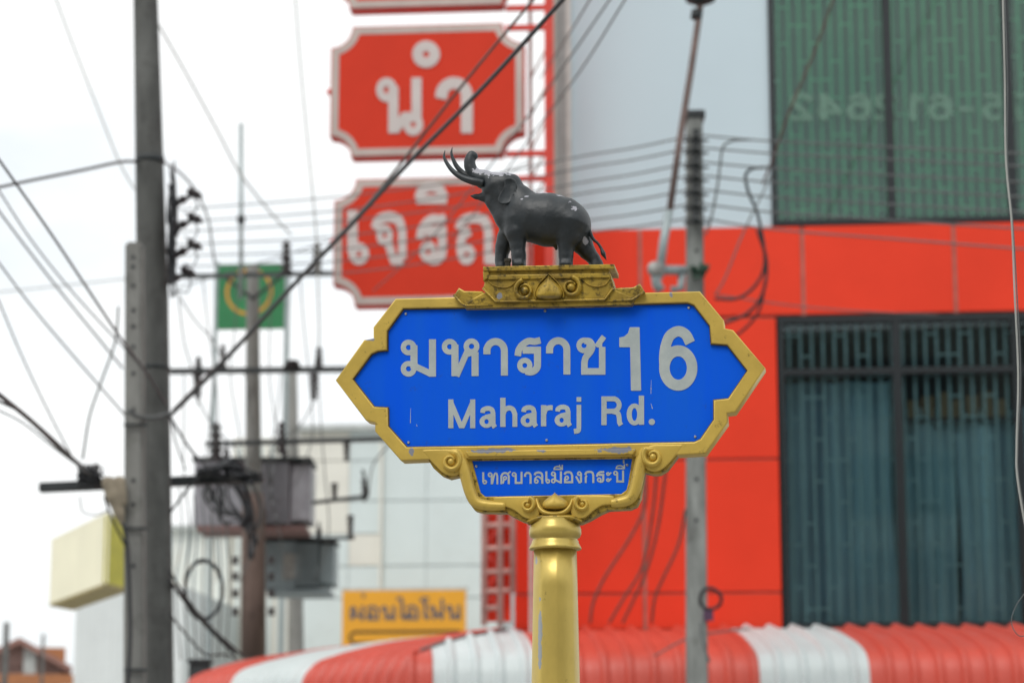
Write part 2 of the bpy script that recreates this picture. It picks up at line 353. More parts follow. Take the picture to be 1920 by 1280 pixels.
def line(text, x0, y0, x1, y1, size, sx=None):
    """spread a string from x0 to x1"""
    adv = [GL[c][0] if c != ' ' else .5 for c in text]; tot = sum(adv); sx = (x1 - x0) / (tot * size); out = []; a = 0
    for c, w_ in zip(text, adv):
        if c != ' ': out.append((c, x0 + a * size * sx, y0 + (y1 - y0) * a / tot, size, sx))
        a += w_
    return out

# ------------------------------------------------------------------ helpers: organic body from blended limbs
def organic(name, prims, k, step, floor=None):
    """prims: chains of (x,y,z,r); surface nets over their smooth union"""
    A = np.array([p[:3] for c in prims for p in c]); Rr = max(p[3] for c in prims for p in c)
    lo = A.min(0) - Rr - step * 3; hi = A.max(0) + Rr + step * 3
    n = np.ceil((hi - lo) / step).astype(int); g = [lo[i] + np.arange(n[i]) * step for i in range(3)]
    D = np.full(n, 10.0, np.float32)
    for c in prims:
        for a, b in zip(c[:-1], c[1:]):
            rm = max(a[3], b[3]) + 5 * k
            sl_ = []
            for i in range(3):
                i0 = max(0, int((min(a[i], b[i]) - rm - lo[i]) / step)); i1 = min(n[i], int((max(a[i], b[i]) + rm - lo[i]) / step) + 2); sl_.append(slice(i0, i1))
            X, Y, Z = np.meshgrid(g[0][sl_[0]], g[1][sl_[1]], g[2][sl_[2]], indexing='ij')
            e = np.array(b[:3]) - np.array(a[:3]); q = (X - a[0]) * e[0] + (Y - a[1]) * e[1] + (Z - a[2]) * e[2]
            t = np.clip(q / (e @ e), 0, 1); d = np.sqrt((X - a[0] - t * e[0]) ** 2 + (Y - a[1] - t * e[1]) ** 2 + (Z - a[2] - t * e[2]) ** 2) - (a[3] + t * (b[3] - a[3]))
            o = D[tuple(sl_)]; hh = np.maximum(k - np.abs(o - d), 0) / k
            D[tuple(sl_)] = np.minimum(o, d) - hh * hh * k * .25
    if floor is not None:
        D = np.maximum(D, (floor - g[2])[None, None, :])
    s = D < 0
    c8 = [s[i:n[0] - 1 + i, j:n[1] - 1 + j, l:n[2] - 1 + l] for i in (0, 1) for j in (0, 1) for l in (0, 1)]
    cnt = sum(x.astype(int) for x in c8); cells = np.argwhere((cnt > 0) & (cnt < 8)); idx = {tuple(c): i for i, c in enumerate(cells)}
    acc = np.zeros((len(cells), 3)); m = np.zeros(len(cells))
    for (o1, o2) in [((i, j, l), (i2, j2, l2)) for i in (0, 1) for j in (0, 1) for l in (0, 1) for (i2, j2, l2) in ((i + 1, j, l), (i, j + 1, l), (i, j, l + 1)) if max(i2, j2, l2) < 2]:
        p1 = cells + o1; p2 = cells + o2; d1 = D[tuple(p1.T)]; d2 = D[tuple(p2.T)]; cr = (d1 < 0) != (d2 < 0)
        t = np.where(cr, d1 / np.where(cr, d1 - d2, 1), 0)[:, None]
        acc += np.where(cr[:, None], p1 + t * (p2 - p1), 0); m += cr
    V = lo + acc / m[:, None] * step; Fs = []
    for ax in range(3):
        o = [0, 0, 0]; o[ax] = 1; u, v = [i for i in range(3) if i != ax]
        a = s; sh = tuple(slice(0, n[i] - o[i]) for i in range(3)); sh2 = tuple(slice(o[i], n[i]) for i in range(3))
        for e in np.argwhere(a[sh] != a[sh2]):
            q = []
            for du, dv in ((0, 0), (-1, 0), (-1, -1), (0, -1)):
                c = list(e); c[u] += du; c[v] += dv; q.append(idx.get(tuple(c)))
            if None in q: continue
            Fs.append(q)
    me = mesh(name, V, Fs); bm = bmesh.new(); bm.from_mesh(me); bmesh.ops.recalc_face_normals(bm, faces=bm.faces)
    for _ in range(2): bmesh.ops.smooth_vert(bm, verts=bm.verts, factor=.5, use_axis_x=True, use_axis_y=True, use_axis_z=True)
    bm.to_mesh(me); bm.free(); return me

# ================================================================== the ground and the street (below the frame, they light everything from underneath)
M_asphalt = material('asphalt', (.16, .16, .155), .9, scale=3, bump=.3)
M_paving = material('paving', (.34, .33, .31), .85, scale=2, bump=.2)
def slab(name, x0, x1, y0, y1, z, mat):
    return link(name, mesh(name, [(x0, y0, z), (x1, y0, z), (x1, y1, z), (x0, y1, z)], [(0, 1, 2, 3)]), mat, kind='structure')
slab('ground', -1500, 1500, -1500, 1500, -.12, material('ground', (.22, .21, .19), .95, scale=.4))
slab('road', -200, 200, 8.5, 19, -.11, M_asphalt)
pv = box('pavement', -40, 40, -3, 8, -.1, 0, M_paving, kind='structure')
pv2 = box('far_pavement', -60, 60, 19.4, 140, -.1, 0, M_paving, kind='structure')

# unseen shops behind the viewer, added and sized to darken what glass and gold mirror
M_opp = material('old_plaster', (.30, .29, .26), .9, var=.15, scale=.5); M_oppw = material('dark_shop_glass', (.04, .05, .055), .3)
opp = empty('added_shop_row', (0, -20, 0), label='unseen plastered shop row added across the street, only mirrored in the glass', cat='building')
box('wall', -42, 42, -8, 0, 0, 15.4, M_opp, opp)
for i in range(14):
    for z in (4.2, 7.2, 10.0, 12.8): box('window', -40 + i * 6, -37 + i * 6, .001, .06, z, z + 1.7, M_oppw, opp)
box('canopy', -42, 42, .001, 2.0, 3.2, 3.35, M_opp, opp)
# ================================================================== the street name sign
SG = Plane(1040, 700, 6.2, R(-8))
FR = -.032                                     # local y of the front face of the frame
def s2(px, py, off=FR): return SG.uv(px, py, off)
U = 6.2 / F                                     # metres per photo pixel at the sign
pc = s2(1020, 845); u_p = lambda x, y: s2(x, y)
def lp(px, py, off=FR): u, v = s2(px, py, off); return (u, off, v)
masks = [(lp(927, 845), (.066, .03, .007), .95, 60), (lp(1020, 846), (.03, .03, .006), .55, 90), (lp(1158, 843.5), (.050, .03, .0085), .95, 60),
         (lp(772, 846), (.008, .03, .016), .8, 70), (lp(1258, 551), (.006, .03, .009), .8, 90), (lp(692, 636), (.013, .04, .004), 1.0, 60)]
M_gold = material('gold_paint', (.66, .46, .09), .40, .22, var=.10, scale=9, bump=.25, bscale=60, dirt=(.60, .72, .75), dirtcol=(.10, .07, .02), dscale=45, masks=masks, peel=(.27, .28, .33))
M_goldold = material('weathered_gold_paint', (.56, .38, .05), .36, .28, var=.2, scale=14, bump=.5, bscale=70, col2=(.26, .17, .03), dirt=(.50, .64, .92), dirtcol=(.045, .035, .012), dscale=55,
                     masks=[(lp(936, 553, -.06), (.008, .06, .010), .95, 60)], peel=(.26, .27, .30))
M_goldpost = material('gold_post_paint', (.62, .46, .115), .34, .38, var=.14, scale=7, bump=.35, bscale=30, dirt=(.63, .72, .6), dirtcol=(.09, .06, .02), dscale=34, stretch=(1, 1, .4),
                      masks=[(lp(1013.5, 1196, -.04), (.0056, .08, .085), .98, 50), (lp(1006, 1052, -.02), (.004, .1, .018), .8, 60)], peel=(.33, .35, .37))
M_blue = material('blue_sheeting', (.0008, .098, .82), .5, spec=.08, col2=(.006, .120, .72), scale=3.5, stretch=(3, 1, .5), dirt=(.62, .72, .5), dirtcol=(.03, .07, .30), dscale=26, bump=.12, bscale=8)
M_vinyl = material('grey_reflective_lettering', (.46, .505, .49), .45, spec=.4, scale=22, col2=(.35, .40, .41), dirt=(.68, .76, .5), dirtcol=(.16, .16, .14), dscale=60)
M_steel = material('zinc_screw', (.45, .46, .46), .35, .8)
M_lip = material('dark_gold_lip', (.16, .11, .02), .5, .3, var=.3, scale=40)  # darker gold for the line between frame and panel
M_dark = material('dark_grime', (.03, .025, .015), .8)

sign = empty('street_name_sign', SG.o, SG.yaw, label='gold framed blue street name sign on a gold post with an elephant on top', cat='street sign')
outer = [(741.4, 559.6), (1312, 545.8), (1357, 600), (1358, 615), (1374.4, 618.4), (1434.8, 689.5), (1378.8, 772), (1363.5, 774), (1364.6, 791.4), (1323, 849.4), (1269, 852.5), (1180, 855.5), (885, 859.5),
         (801.6, 861), (751.3, 863), (703, 808), (703, 791.4), (685.6, 787.5), (628.8, 712.5), (682.5, 637), (700, 633.8), (700, 613)]
inner = [(755.6, 578), (1022, 573.5), (1289, 567), (1301, 571.4), (1330.6, 609.7), (1333.3, 643.5), (1363.5, 646), (1401.6, 694), (1365.6, 746.6), (1338.3, 749.5), (1338.3, 786), (1313, 823), (1302, 828),
         (1040, 833.5), (762.2, 837.6), (727.2, 798), (726.5, 763.5), (701, 762), (660.6, 710), (696, 663), (708, 657.5), (725.5, 655.6), (725.5, 619.5)]
# the flat board of the frame, its inner lip set a step back, and the board behind
plate('frame', [[s2(*p) for p in outer], [s2(*p) for p in inner]], FR, -FR, M_gold, sign, bevel=.0035)
def grow(poly, d):
    c = Vector((sum(p[0] for p in poly) / len(poly), sum(p[1] for p in poly) / len(poly)))
    out = []
    n = len(poly)
    for i in range(n):
        a, b, e = Vector(poly[i - 1]), Vector(poly[i]), Vector(poly[(i + 1) % n])
        n1 = Vector(((b - a).y, -(b - a).x)).normalized(); n2 = Vector(((e - b).y, -(e - b).x)).normalized()
        m = (n1 + n2); m = m / max(m.length_squared / 2, .6) if m.length > 1e-6 else n1
        out.append(tuple(b + m * d))
    return out
inu = [s2(*p) for p in inner]
area = sum(inu[i - 1][0] * inu[i][1] - inu[i][0] * inu[i - 1][1] for i in range(len(inu)))
sg = 1 if area > 0 else -1
plate('frame_lip', [grow(inu, .004 * sg), grow(inu, -.0022 * sg)], -.0265, .0265, M_lip, sign, bevel=.001)
panel = plate('name_panel', [grow(inu, .002 * sg)], -.0205, .0205, M_blue, sign, bevel=0)
PF = -.0205
mf = lambda x, y: s2(x, y, PF)
B = 320 / 4.5714
thai = [('ม', 751.5, 706, 70.0, 1.0), ('ห', 828.5, 705, 70.5, 1.0), ('า', 906, 704, 70.5, .99), ('ร', 964.5, 702.8, 71, .985), ('า', 1023.5, 702, 70, .99), ('ช', 1081.5, 701.7, 69.5, .98)]
lettering('lettering', thai, .094, mf, PF - .0012, PF + .0005, M_vinyl, panel)
for q_ in [('1', 1161.2, 732.3, 119, 1.0), ('6', 1235.5, 732.3, 121.5, .985)]: lettering('lettering', [q_], .088, mf, PF - .0012, PF + .0005, M_vinyl, panel)
en = [('M', 840.5, 802.5, 54, .96), ('a', 899.3, 801, 54.5, .98), ('h', 938.2, 800, 54.5, .98), ('a', 976.3, 799.3, 54.5, .98), ('r', 1014.5, 799, 54.5, .98), ('a', 1040, 798.4, 54.5, .98), ('j', 1078.2, 798.2, 54, .9),
      ('R', 1127.5, 796.8, 54, .98), ('d', 1174.2, 796, 54.5, .98), ('.', 1216, 796.3, 56, 1)]
lettering('lettering', en, .093, mf, PF - .0012, PF + .0005, M_vinyl, panel)
def screw(px, py, par, off):
    u, v = s2(px, py, off); bm = bmesh.new()
    addlathe(bm, [(.0036, 0), (.0036, .0012), (.0026, .0026), (.0011, .0026), (.0009, .0012)], (u, off, v), 12, Vector((0, -1, 0)))
    link('screw', bmmesh('screw', bm), M_steel, par, smooth=True)
for p in [(761, 588.5), (1291.5, 577), (766, 829.5), (1025, 825), (1303.5, 818.5), (1022, 583)]: screw(*p, panel, PF - .0003)
# scratches where the blue has flaked
for pts, wd in [([(1221, 712), (1220.5, 738)], 1.0), ([(1220.4, 756), (1223.4, 766)], 1.5), ([(770, 765), (769.5, 793)], 1.2), ([(781, 795), (782, 799)], 1.2), ([(1220.4, 726), (1221, 729)], 2.4)]:
    (a, b), (c, d) = pts; q = [(a - wd / 2 * .4, b), (a + wd / 2 * .4, b), (c + wd / 2, d), (c - wd / 2, d)]
    plate('scratch', [[mf(*z) for z in q]], PF - .0004, PF + .0002, M_vinyl, panel)

# lower panel with its frame
sub = [(884, 862.5), (1184.5, 858.5), (1177, 905), (1174, 917), (1164, 924.5), (909, 929.5), (900, 922)]
sui = [s2(*p) for p in sub]; ar = sum(sui[i - 1][0] * sui[i][1] - sui[i][0] * sui[i - 1][1] for i in range(len(sui))); sg2 = 1 if ar > 0 else -1
low_out = [(786, 856), (801.6, 861), (812, 877), (826, 889.5), (841, 895), (855, 891.5), (862.5, 892.5), (871.6, 921.6), (880, 943.5), (889, 955.5), (902, 959), (948, 960), (961, 967.5), (979, 976), (998, 981),
           (1088, 980), (1104, 973), (1124, 961.5), (1140, 954.5), (1180, 952.5), (1193, 946.5), (1200, 933), (1208, 884), (1222, 887.5), (1237, 887), (1251, 878), (1268, 856), (1284, 829.5), (1180, 840), (880, 845)]
plate('lower_frame', [[s2(*p) for p in low_out], sui], -.024, .024, M_goldold, sign, bevel=.003)
lpan = plate('lower_panel', [grow(sui, .003 * sg2)], -.0175, .0175, M_blue, sign)
LF = -.0175
sub_items = line('เทศบาลเมืองกระบี่', 903.5, 907.6, 1172.5, 904.0, 22.8)
lettering('lettering', sub_items, .085, lambda x, y: s2(x, y, LF), LF - .001, LF + .0004, M_vinyl, lpan)
for p in [(893, 874), (1176, 871.5)]: screw(*p, lpan, LF - .0003)
# the beaded bar between both panels
bm = bmesh.new(); bar = [(874, 846), (1192, 841.5), (1188, 852.5), (879, 856.5)]
me = plate_mesh('bar', [[s2(*p) for p in bar]], FR - .010, FR + .02, .003); bm.free()
link('cross_bar', me, M_gold, sign)

def ridge(name, pts, wid, hgt, off, mat, par, n=7, ball=None):
    pts = sm(pts, n) if n else pts; m = len(pts)
    L_ = lambda a: [a[0] + (a[1] - a[0]) * i / (m - 1) for i in range(m)] if len(a) == 2 else list(np.interp(np.linspace(0, 1, m), np.linspace(0, 1, len(a)), a))
    bm = bmesh.new(); addridge(bm, [s2(x, y, off) for x, y in pts], [x * U for x in L_(wid)], [x * U for x in L_(hgt)], off)
    if ball:
        u, v = s2(ball[0], ball[1], off); addball(bm, (u, off - .002, v), ball[2] * U, .8)
    return link(name, bmmesh(name, bm), mat, par, smooth=True)
def spiral(cx, cy, r0, r1, a0, turns, n=40):
    """photo px, y down; a0 in degrees, turns negative = clockwise as seen"""
    return [(cx + (r0 + (r1 - r0) * (i / n) ** .8) * math.cos(R(a0 + 360 * turns * i / n)), cy - (r0 + (r1 - r0) * (i / n) ** .8) * math.sin(R(a0 + 360 * turns * i / n))) for i in range(n + 1)]
o2 = -.024
# arms: the rounded moulding that runs down both flanks and the foot
ridge('arm_moulding', [(838, 846), (858, 851), (867, 868), (874, 893), (882, 922), (893, 941), (915, 947), (948, 948)], (5, 11, 12, 12, 11.5, 11, 10, 8), (6, 12, 13, 13, 13, 12, 11, 9), o2, M_gold, sign)
ridge('arm_moulding', [(1228, 841), (1210, 847), (1203, 862), (1197, 888), (1190, 918), (1180, 935), (1160, 941), (1146, 942.5)], (5, 11, 12, 12, 11.5, 11, 10, 8), (6, 12, 13, 13, 13, 12, 11, 9), o2, M_gold, sign)
# upper scrolls
def scroll(name, leaf, ctr, r0, a0, turns, w0, mat=M_gold, off=o2, ball=7, hh=15, par=None):
    sp = spiral(ctr[0], ctr[1], r0, ball * .9, a0, turns)
    bm = bmesh.new()
    if leaf:
        me = plate_mesh('leaf', [[s2(*p, off - .006) for p in sm(leaf + [leaf[0]], 5)[:-1]]], off - .009, off + .01, .0035)
        bm.from_mesh(me); bpy.data.meshes.remove(me)
    m = len(sp); addridge(bm, [s2(x, y, off) for x, y in sp], [(w0 + (w0 * .45 - w0) * i / (m - 1)) * U for i in range(m)], [(hh + (hh * .7 - hh) * i / (m - 1)) * U for i in range(m)], off - .004)
    u, v = s2(ctr[0], ctr[1], off); addball(bm, (u, off - .008, v), ball * U, 1.0)
    me = bmmesh(name, bm)
    o = link(name, me, mat, par or sign, smooth=True)
    return o
scroll('scroll', [(790, 843), (815, 842), (848, 843), (864, 858), (864, 884), (850, 891), (832, 887), (812, 868)], (847, 866), 20, 60, -1.1, 7, ball=8)
scroll('scroll', [(1283, 832), (1255, 833), (1222, 834), (1207, 846), (1209, 874), (1221, 883), (1238, 881), (1258, 864)], (1225, 857), 20, 130, 1.1, 7, ball=8)
# lower scrolls and the bud between them
scroll('scroll', [(925, 931), (960, 930), (995, 931), (1010, 942), (1012, 962), (1004, 974), (984, 970), (966, 957), (950, 950), (928, 948)], (990, 947), 14.5, 70, -1.0, 5.5, ball=6)
scroll('scroll', [(1150, 929), (1120, 928), (1085, 928), (1072, 938), (1070, 960), (1078, 972), (1096, 970), (1114, 956), (1130, 947), (1152, 944)], (1093, 945), 14.5, 120, 1.0, 5.5, ball=6)
def bud(name, apex, left, right, bottom, y, depth, mat):
    f = lambda e, a, b: (apex[0] + (e[0] - apex[0]) * a, apex[1] + (e[1] - apex[1]) * b)
    pts = sm([apex, f(right, .16, .16), f(right, .58, .44), f(right, .90, .72), right, (right[0] - 2, (right[1] + bottom) / 2), (right[0] - 8, bottom - 1), ((left[0] + right[0]) / 2, bottom + .5),
              (left[0] + 8, bottom - 1), (left[0] + 2, (left[1] + bottom) / 2), left, f(left, .90, .72), f(left, .58, .44), f(left, .16, .16), apex], 5)[:-1]
    c = ((left[0] + right[0]) / 2, left[1] + 1); bm = bmesh.new(); rings = []; K = 7
    for i in range(K):
        t = i / K; s = math.cos(t * math.pi / 2) ** .8
        ring = []
        for x, yy in pts:
            u, v = s2(c[0] + (x - c[0]) * s, c[1] + (yy - c[1]) * s, y); ring.append(bm.verts.new((u, y - math.sin(t * math.pi / 2) * depth, v)))
        rings.append(ring)
    u, v = s2(*c, y); top = bm.verts.new((u, y - depth, v)); n = len(pts)
    for a, b in zip(rings[:-1], rings[1:]):
        for i in range(n): bm.faces.new((a[i], a[(i + 1) % n], b[(i + 1) % n], b[i]))
    for i in range(n): bm.faces.new((rings[-1][i], rings[-1][(i + 1) % n], top))
    bm.faces.new(rings[0])
    return link(name, bmmesh(name, bm), mat, sign, smooth=True)
bud('lotus_bud', (1040.5, 923), (1017, 947), (1066, 946), 955, o2 - .004, .032, M_gold)
ridge('calyx', [(1006, 934), (1012, 952), (1024, 962), (1041, 964), (1058, 961), (1069, 950), (1074, 934)], (2, 5, 6, 6, 6, 5, 2), (6, 14, 18, 18, 18, 14, 6), o2, M_gold, sign)
ridge('calyx', [(990, 980), (1010, 973), (1041, 971), (1072, 972), (1092, 979)], (5, 7, 8, 7, 5), (14, 22, 24, 22, 14), o2 + .006, M_goldold, sign)

# crest above the frame: side wings, scroll panel, slab
wl = [(851, 553), (860, 539), (871, 545), (905, 545.5), (924, 571.5), (873, 573.5), (866, 569)]
wr = [(1209, 547), (1199.5, 531), (1187, 538), (1152, 539.5), (1136, 564.5), (1184, 562.5), (1190, 559)]
for q in (wl, wr):
    plate('crest_wing', [[s2(*p, -.045) for p in q]], -.045, .045, M_goldold, sign, bevel=.004)
    lower = [q[0], q[6], q[5], q[4]]
    bm = bmesh.new(); addridge(bm, [s2(*p, -.045) for p in lower], 2.6 * U, 4 * U, -.045); link('edge_moulding', bmmesh('edge_moulding', bm), M_goldold, sign, smooth=True)
cp = [(909, 527), (905, 541.5), (928, 565), (1134, 561.5), (1151, 535), (1146, 519), (1144, 515), (915, 520)]
plate('crest_panel', [[s2(*p, -.050) for p in cp]], -.050, .058, M_goldold, sign, bevel=.004)
bm = bmesh.new(); addridge(bm, [s2(*p, -.050) for p in [(905.5, 540), (929, 565.5), (1134, 562), (1151, 537)]], 2.4 * U, 4 * U, -.050); link('edge_moulding', bmmesh('edge_moulding', bm), M_goldold, sign, smooth=True)
for pts in ([(916, 527), (925, 535), (942, 539.5), (958, 536), (972, 524), (985, 519.5), (1004, 520), (1016, 526)], [(1144, 520), (1136, 533), (1121, 537.5), (1104, 534), (1088, 523), (1070, 518), (1052, 520), (1042, 524)]):
    ridge('raised_line', pts, (1.1, 1.1), (3, 3), -.050, M_goldold, sign)
def cscroll(ctr, a0, turns):
    sp = spiral(ctr[0], ctr[1], 19, 9, a0, turns); bm = bmesh.new(); m = len(sp)
    addridge(bm, [s2(x, y, -.050) for x, y in sp], [(5.5 - 3 * i / (m - 1)) * U for i in range(m)], [(12 - 5 * i / (m - 1)) * U for i in range(m)], -.050)
    u, v = s2(*ctr, -.052); addball(bm, (u, -.052, v), 8.6 * U, 1.0)
    link('scroll', bmmesh('scroll', bm), M_goldold, sign, smooth=True)
cscroll((984, 545), 100, 1.15); cscroll((1071, 539), 80, -1.15)
bud('lotus_bud', (1029.5, 516), (1004, 554), (1056, 552), 561.5, -.052, .030, M_goldold)
ridge('bud_rim', [(1029.5, 514.5), (1012, 532), (1003, 552), (1006, 561)], (1.8, 1.8), (7, 7), -.051, M_goldold, sign)
ridge('bud_rim', [(1029.5, 514.5), (1047, 532), (1057, 550), (1056, 560)], (1.8, 1.8), (7, 7), -.051, M_goldold, sign)
# dark overlap under the crest
under = [(868, 569), (905, 548), (1150, 541), (1192, 559.5), (1184, 571), (872, 577.5)]
plate('crest_base', [[s2(*p, -.05) for p in under]], -.046, .046, M_goldold, sign, bevel=.003)
def slabp(name, q, y): return plate(name, [[s2(*p, y) for p in q]], y, -y, M_goldold, sign, bevel=.002)
slabp('slab', [(905.5, 499.5), (1151.5, 495), (1152, 503.5), (906, 508)], -.060)
slabp('slab_neck', [(914, 507), (1143, 503), (1141, 513.5), (917, 517.5)], -.050)
slabp('slab_neck', [(905.5, 508.5), (916, 508.3), (917, 520), (906, 526)], -.057)
slabp('slab_foot', [(917, 515.8), (1144, 511.5), (1146, 520), (914, 524)], -.056)

# post with its collar down to the ground
def rad(px0, px1): return (px1 - px0) / 2 * U
zc = lambda y: s2(1041, y, 0)[1]
cu_, _ = s2(1041, 1000, 0)
lathe('collar', [(rad(1004, 1088) * .6, zc(972)), (rad(1004, 1086), zc(973)), (rad(1003, 1087), zc(980)), (rad(996, 1090), zc(986)), (rad(992.5, 1091), zc(993)), (rad(992.5, 1091), zc(1001)), (rad(996, 1089), zc(1007)), (rad(1001, 1085), zc(1009.5)),
      (rad(1001, 1085), zc(1012)), (rad(998.5, 1086.5), zc(1014)), (rad(998, 1087), zc(1018)), (rad(994, 1090.5), zc(1025)), (rad(993, 1092), zc(1027.5)), (rad(994, 1091), zc(1030)), (rad(1003, 1082), zc(1031))], M_goldpost, sign, c=(cu_, 0, 0), sides=64)
bm = bmesh.new(); rings = []
def shaft_r(v):
    t = (zc(1032) - v) / (zc(1032) - zc(1280)); return rad(1003.5, 1083.8) * (1 + .115 * t)
NS = 96
for z in [zc(1030), zc(1100), zc(1180), zc(1280), 1.2, .42]:
    r0 = shaft_r(z); ring = []
    for k in range(NS):
        a = 2 * math.pi * k / NS; f = 8; m_ = ((a + R(-12)) % (2 * math.pi / f)) - math.pi / f
        rr = r0 * (.97 + .04 * (1 / math.cos(m_) - 1) / (1 / math.cos(math.pi / f) - 1))
        ring.append(bm.verts.new((cu_ + rr * math.cos(a), rr * math.sin(a), z)))
    rings.append(ring)
for a, b in zip(rings[:-1], rings[1:]):
    for k in range(NS): bm.faces.new((a[k], a[(k + 1) % NS], b[(k + 1) % NS], b[k]))
bm.faces.new(rings[0]); bm.faces.new(rings[-1])
link('post', bmmesh('post', bm), M_goldpost, sign, smooth=True)
lathe('post_base', [(.16, 0), (.16, .12), (.13, .16), (.12, .3), (.10, .36), (.095, .44), (.07, .44)], M_goldpost, sign, c=(cu_, 0, 0), sides=48)

# ------------------------------------------------------------------ elephant statue on the slab
KE = U / 5.3333
def ep(ex, ey, ez=0): # traced side view (5.33 units per pixel); ez towards the far side
    u, v = s2(820 + ex / 5.3333, 260 + ey / 5.3333, 0); return (u, ez * KE, v)
def chain(*c): return [(*ep(x, y, z), r * KE) for x, y, z, r in c]
prims = [chain((850, 735, 0, 205), (960, 788, 0, 252), (1110, 812, 0, 272), (1260, 835, 0, 250), (1330, 862, 0, 214)),
         chain((745, 500, 0, 112), (830, 620, 0, 150), (900, 700, 0, 170)),
         chain((600, 470, 0, 134), (680, 465, 0, 128), (745, 455, 0, 104)), chain((560, 500, 0, 118), (640, 560, 0, 125), (760, 720, 0, 150)),
         chain((540, 430, 0, 98), (450, 402, 0, 92), (388, 374, 0, 62), (345, 325, 0, 56), (325, 275, 0, 53), (322, 225, 0, 49), (332, 185, 0, 42), (346, 162, 0, 33)),
         chain((345, 160, 0, 34), (376, 172, 0, 22), (388, 184, 0, 12)),
         chain((545, 600, 0, 75), (450, 585, 0, 36), (385, 580, 0, 22), (335, 573, 0, 10)),
         chain((560, 640, 0, 80), (690, 780, 0, 122), (760, 880, 0, 135)),
         chain((800, 830, -75, 135), (805, 960, -85, 112), (815, 1080, -88, 76), (826, 1190, -88, 70), (830, 1330, -88, 74)),
         chain((745, 840, 75, 115), (680, 970, 85, 92), (648, 1060, 88, 78), (632, 1130, 88, 63), (630, 1200, 88, 62), (630, 1330, 88, 66)),
         chain((1345, 870, -75, 182), (1320, 990, -85, 128), (1298, 1090, -88, 82), (1296, 1180, -88, 70), (1294, 1330, -88, 76)),
         chain((1385, 880, 75, 140), (1430, 1020, 85, 112), (1490, 1110, 88, 80), (1552, 1180, 88, 62), (1585, 1245, 88, 62), (1590, 1330, 88, 62)),
         chain((1190, 1080, 0, 26), (1188, 1108, 0, 12))]
for cx_, zz in ((790, -88), (830, -88), (865, -88), (605, 88), (640, 88), (1255, -88), (1295, -88), (1335, -88), (1555, 88)):
    prims.append(chain((cx_, 1262 if zz < 0 else 1250, zz - 58 if zz < 0 else zz - 48, 14), (cx_, 1280 if zz < 0 else 1265, zz - 62 if zz < 0 else zz - 52, 17)))
el_floor = s2(1030, 497.3, -.06)[1] - .0005
M_ele = material('dark_statue_paint', (.015, .022, .027), .48, .0, var=.25, scale=18, bump=.7, bscale=60, spec=.6, dirt=(.66, .72, .6), dirtcol=(.12, .12, .10), dscale=70,
                 masks=[(ep(610, 335, -40), (.050, .06, .019), .95, 120), (ep(430, 335, -40), (.022, .05, .012), .8, 130), (ep(1395, 745, -150), (.009, .05, .009), .8, 160), (ep(1060, 570, -60), (.034, .06, .009), .45, 80),
                        (ep(1240, 590, -80), (.022, .05, .006), .5, 80), (ep(1350, 670, -120), (.008, .05, .008), .6, 90), (ep(1480, 1030, -30), (.008, .06, .012), .75, 60), (ep(875, 650, -150), (.005, .05, .003), .9, 60), (ep(910, 622, -150), (.008, .05, .0035), .8, 80)], peel=(.33, .33, .37))
me = organic('elephant_statue', prims, 34 * KE, .0023, floor=el_floor)
ele = link('elephant_statue', me, M_ele, sign, smooth=True, label='dark painted elephant figure with raised trunk and flaking paint')
def etube(name, pts, rr, z0, mat=M_ele, par=ele, sides=10):
    p = catmull([ep(x, y, z) for x, y, z in pts], 6); m = len(p); r = list(np.interp(np.linspace(0, 1, m), np.linspace(0, 1, len(rr)), rr))
    return tube(name, p, [x * KE for x in r], mat, par, sides)
etube('tusk', [(470, 465, -75), (380, 450, -90), (270, 415, -90), (176, 352, -85), (112, 272, -80), (80, 200, -75), (88, 136, -72)], (42, 42, 33, 26, 20, 14, 3), 0)
etube('tusk', [(430, 400, 60), (330, 372, 80), (245, 325, 85), (180, 255, 85), (143, 180, 85), (128, 120, 85), (137, 64, 85)], (40, 38, 31, 25, 19, 13, 3), 0)
etube('tail', [(1500, 850, 0), (1522, 930, 0), (1560, 1005, 0), (1605, 1045, 0), (1640, 1100, 0), (1660, 1150, 0), (1690, 1212, 0)], (24, 22, 17, 14, 15, 26, 3), 0)
def ear(side):
    out = [(690, 452), (712, 432), (750, 425), (790, 440), (812, 480), (806, 540), (818, 600), (822, 625), (800, 618), (785, 590), (770, 650), (735, 685), (690, 700), (650, 694), (632, 655), (650, 600), (680, 545), (690, 500)]
    z = 0; k = -1 if side < 0 else 1
    pts = sm(out + [out[0]], 4)[:-1]; c = (735, 560); bm = bmesh.new(); rings = []
    def pos(x, y, s, dz):
        x2, y2 = c[0] + (x - c[0]) * s, c[1] + (y - c[1]) * s
        flare = 118 + (y2 - 430) * .10 + max(0, 760 - x2) * .30
        u, yy, v = ep(x2, y2, 0); return (u, k * (flare + dz) * KE, v)
    for s, dz in ((.0, 6), (.5, 8), (.86, 12), (.96, 20), (1.0, 12), (.99, 0), (.9, -8), (0, -10)):
        rings.append([bm.verts.new(pos(x, y, max(s, .02), dz)) for x, y in pts])
    n = len(pts)
    for a, b in zip(rings[:-1], rings[1:]):
        for i in range(n): bm.faces.new((a[i], a[(i + 1) % n], b[(i + 1) % n], b[i]))
    bm.faces.new(rings[0]); bm.faces.new(rings[-1])
    link('ear', bmmesh('ear', bm), M_ele, ele, smooth=True)
ear(-1); ear(1)
for k in (-1, 1):
    bm = bmesh.new(); x, _, z = ep(585, 440); addball(bm, (x, k * 100 * KE, z), 12 * KE, 1, 10); link('eye', bmmesh('eye', bm), M_ele, ele, smooth=True)
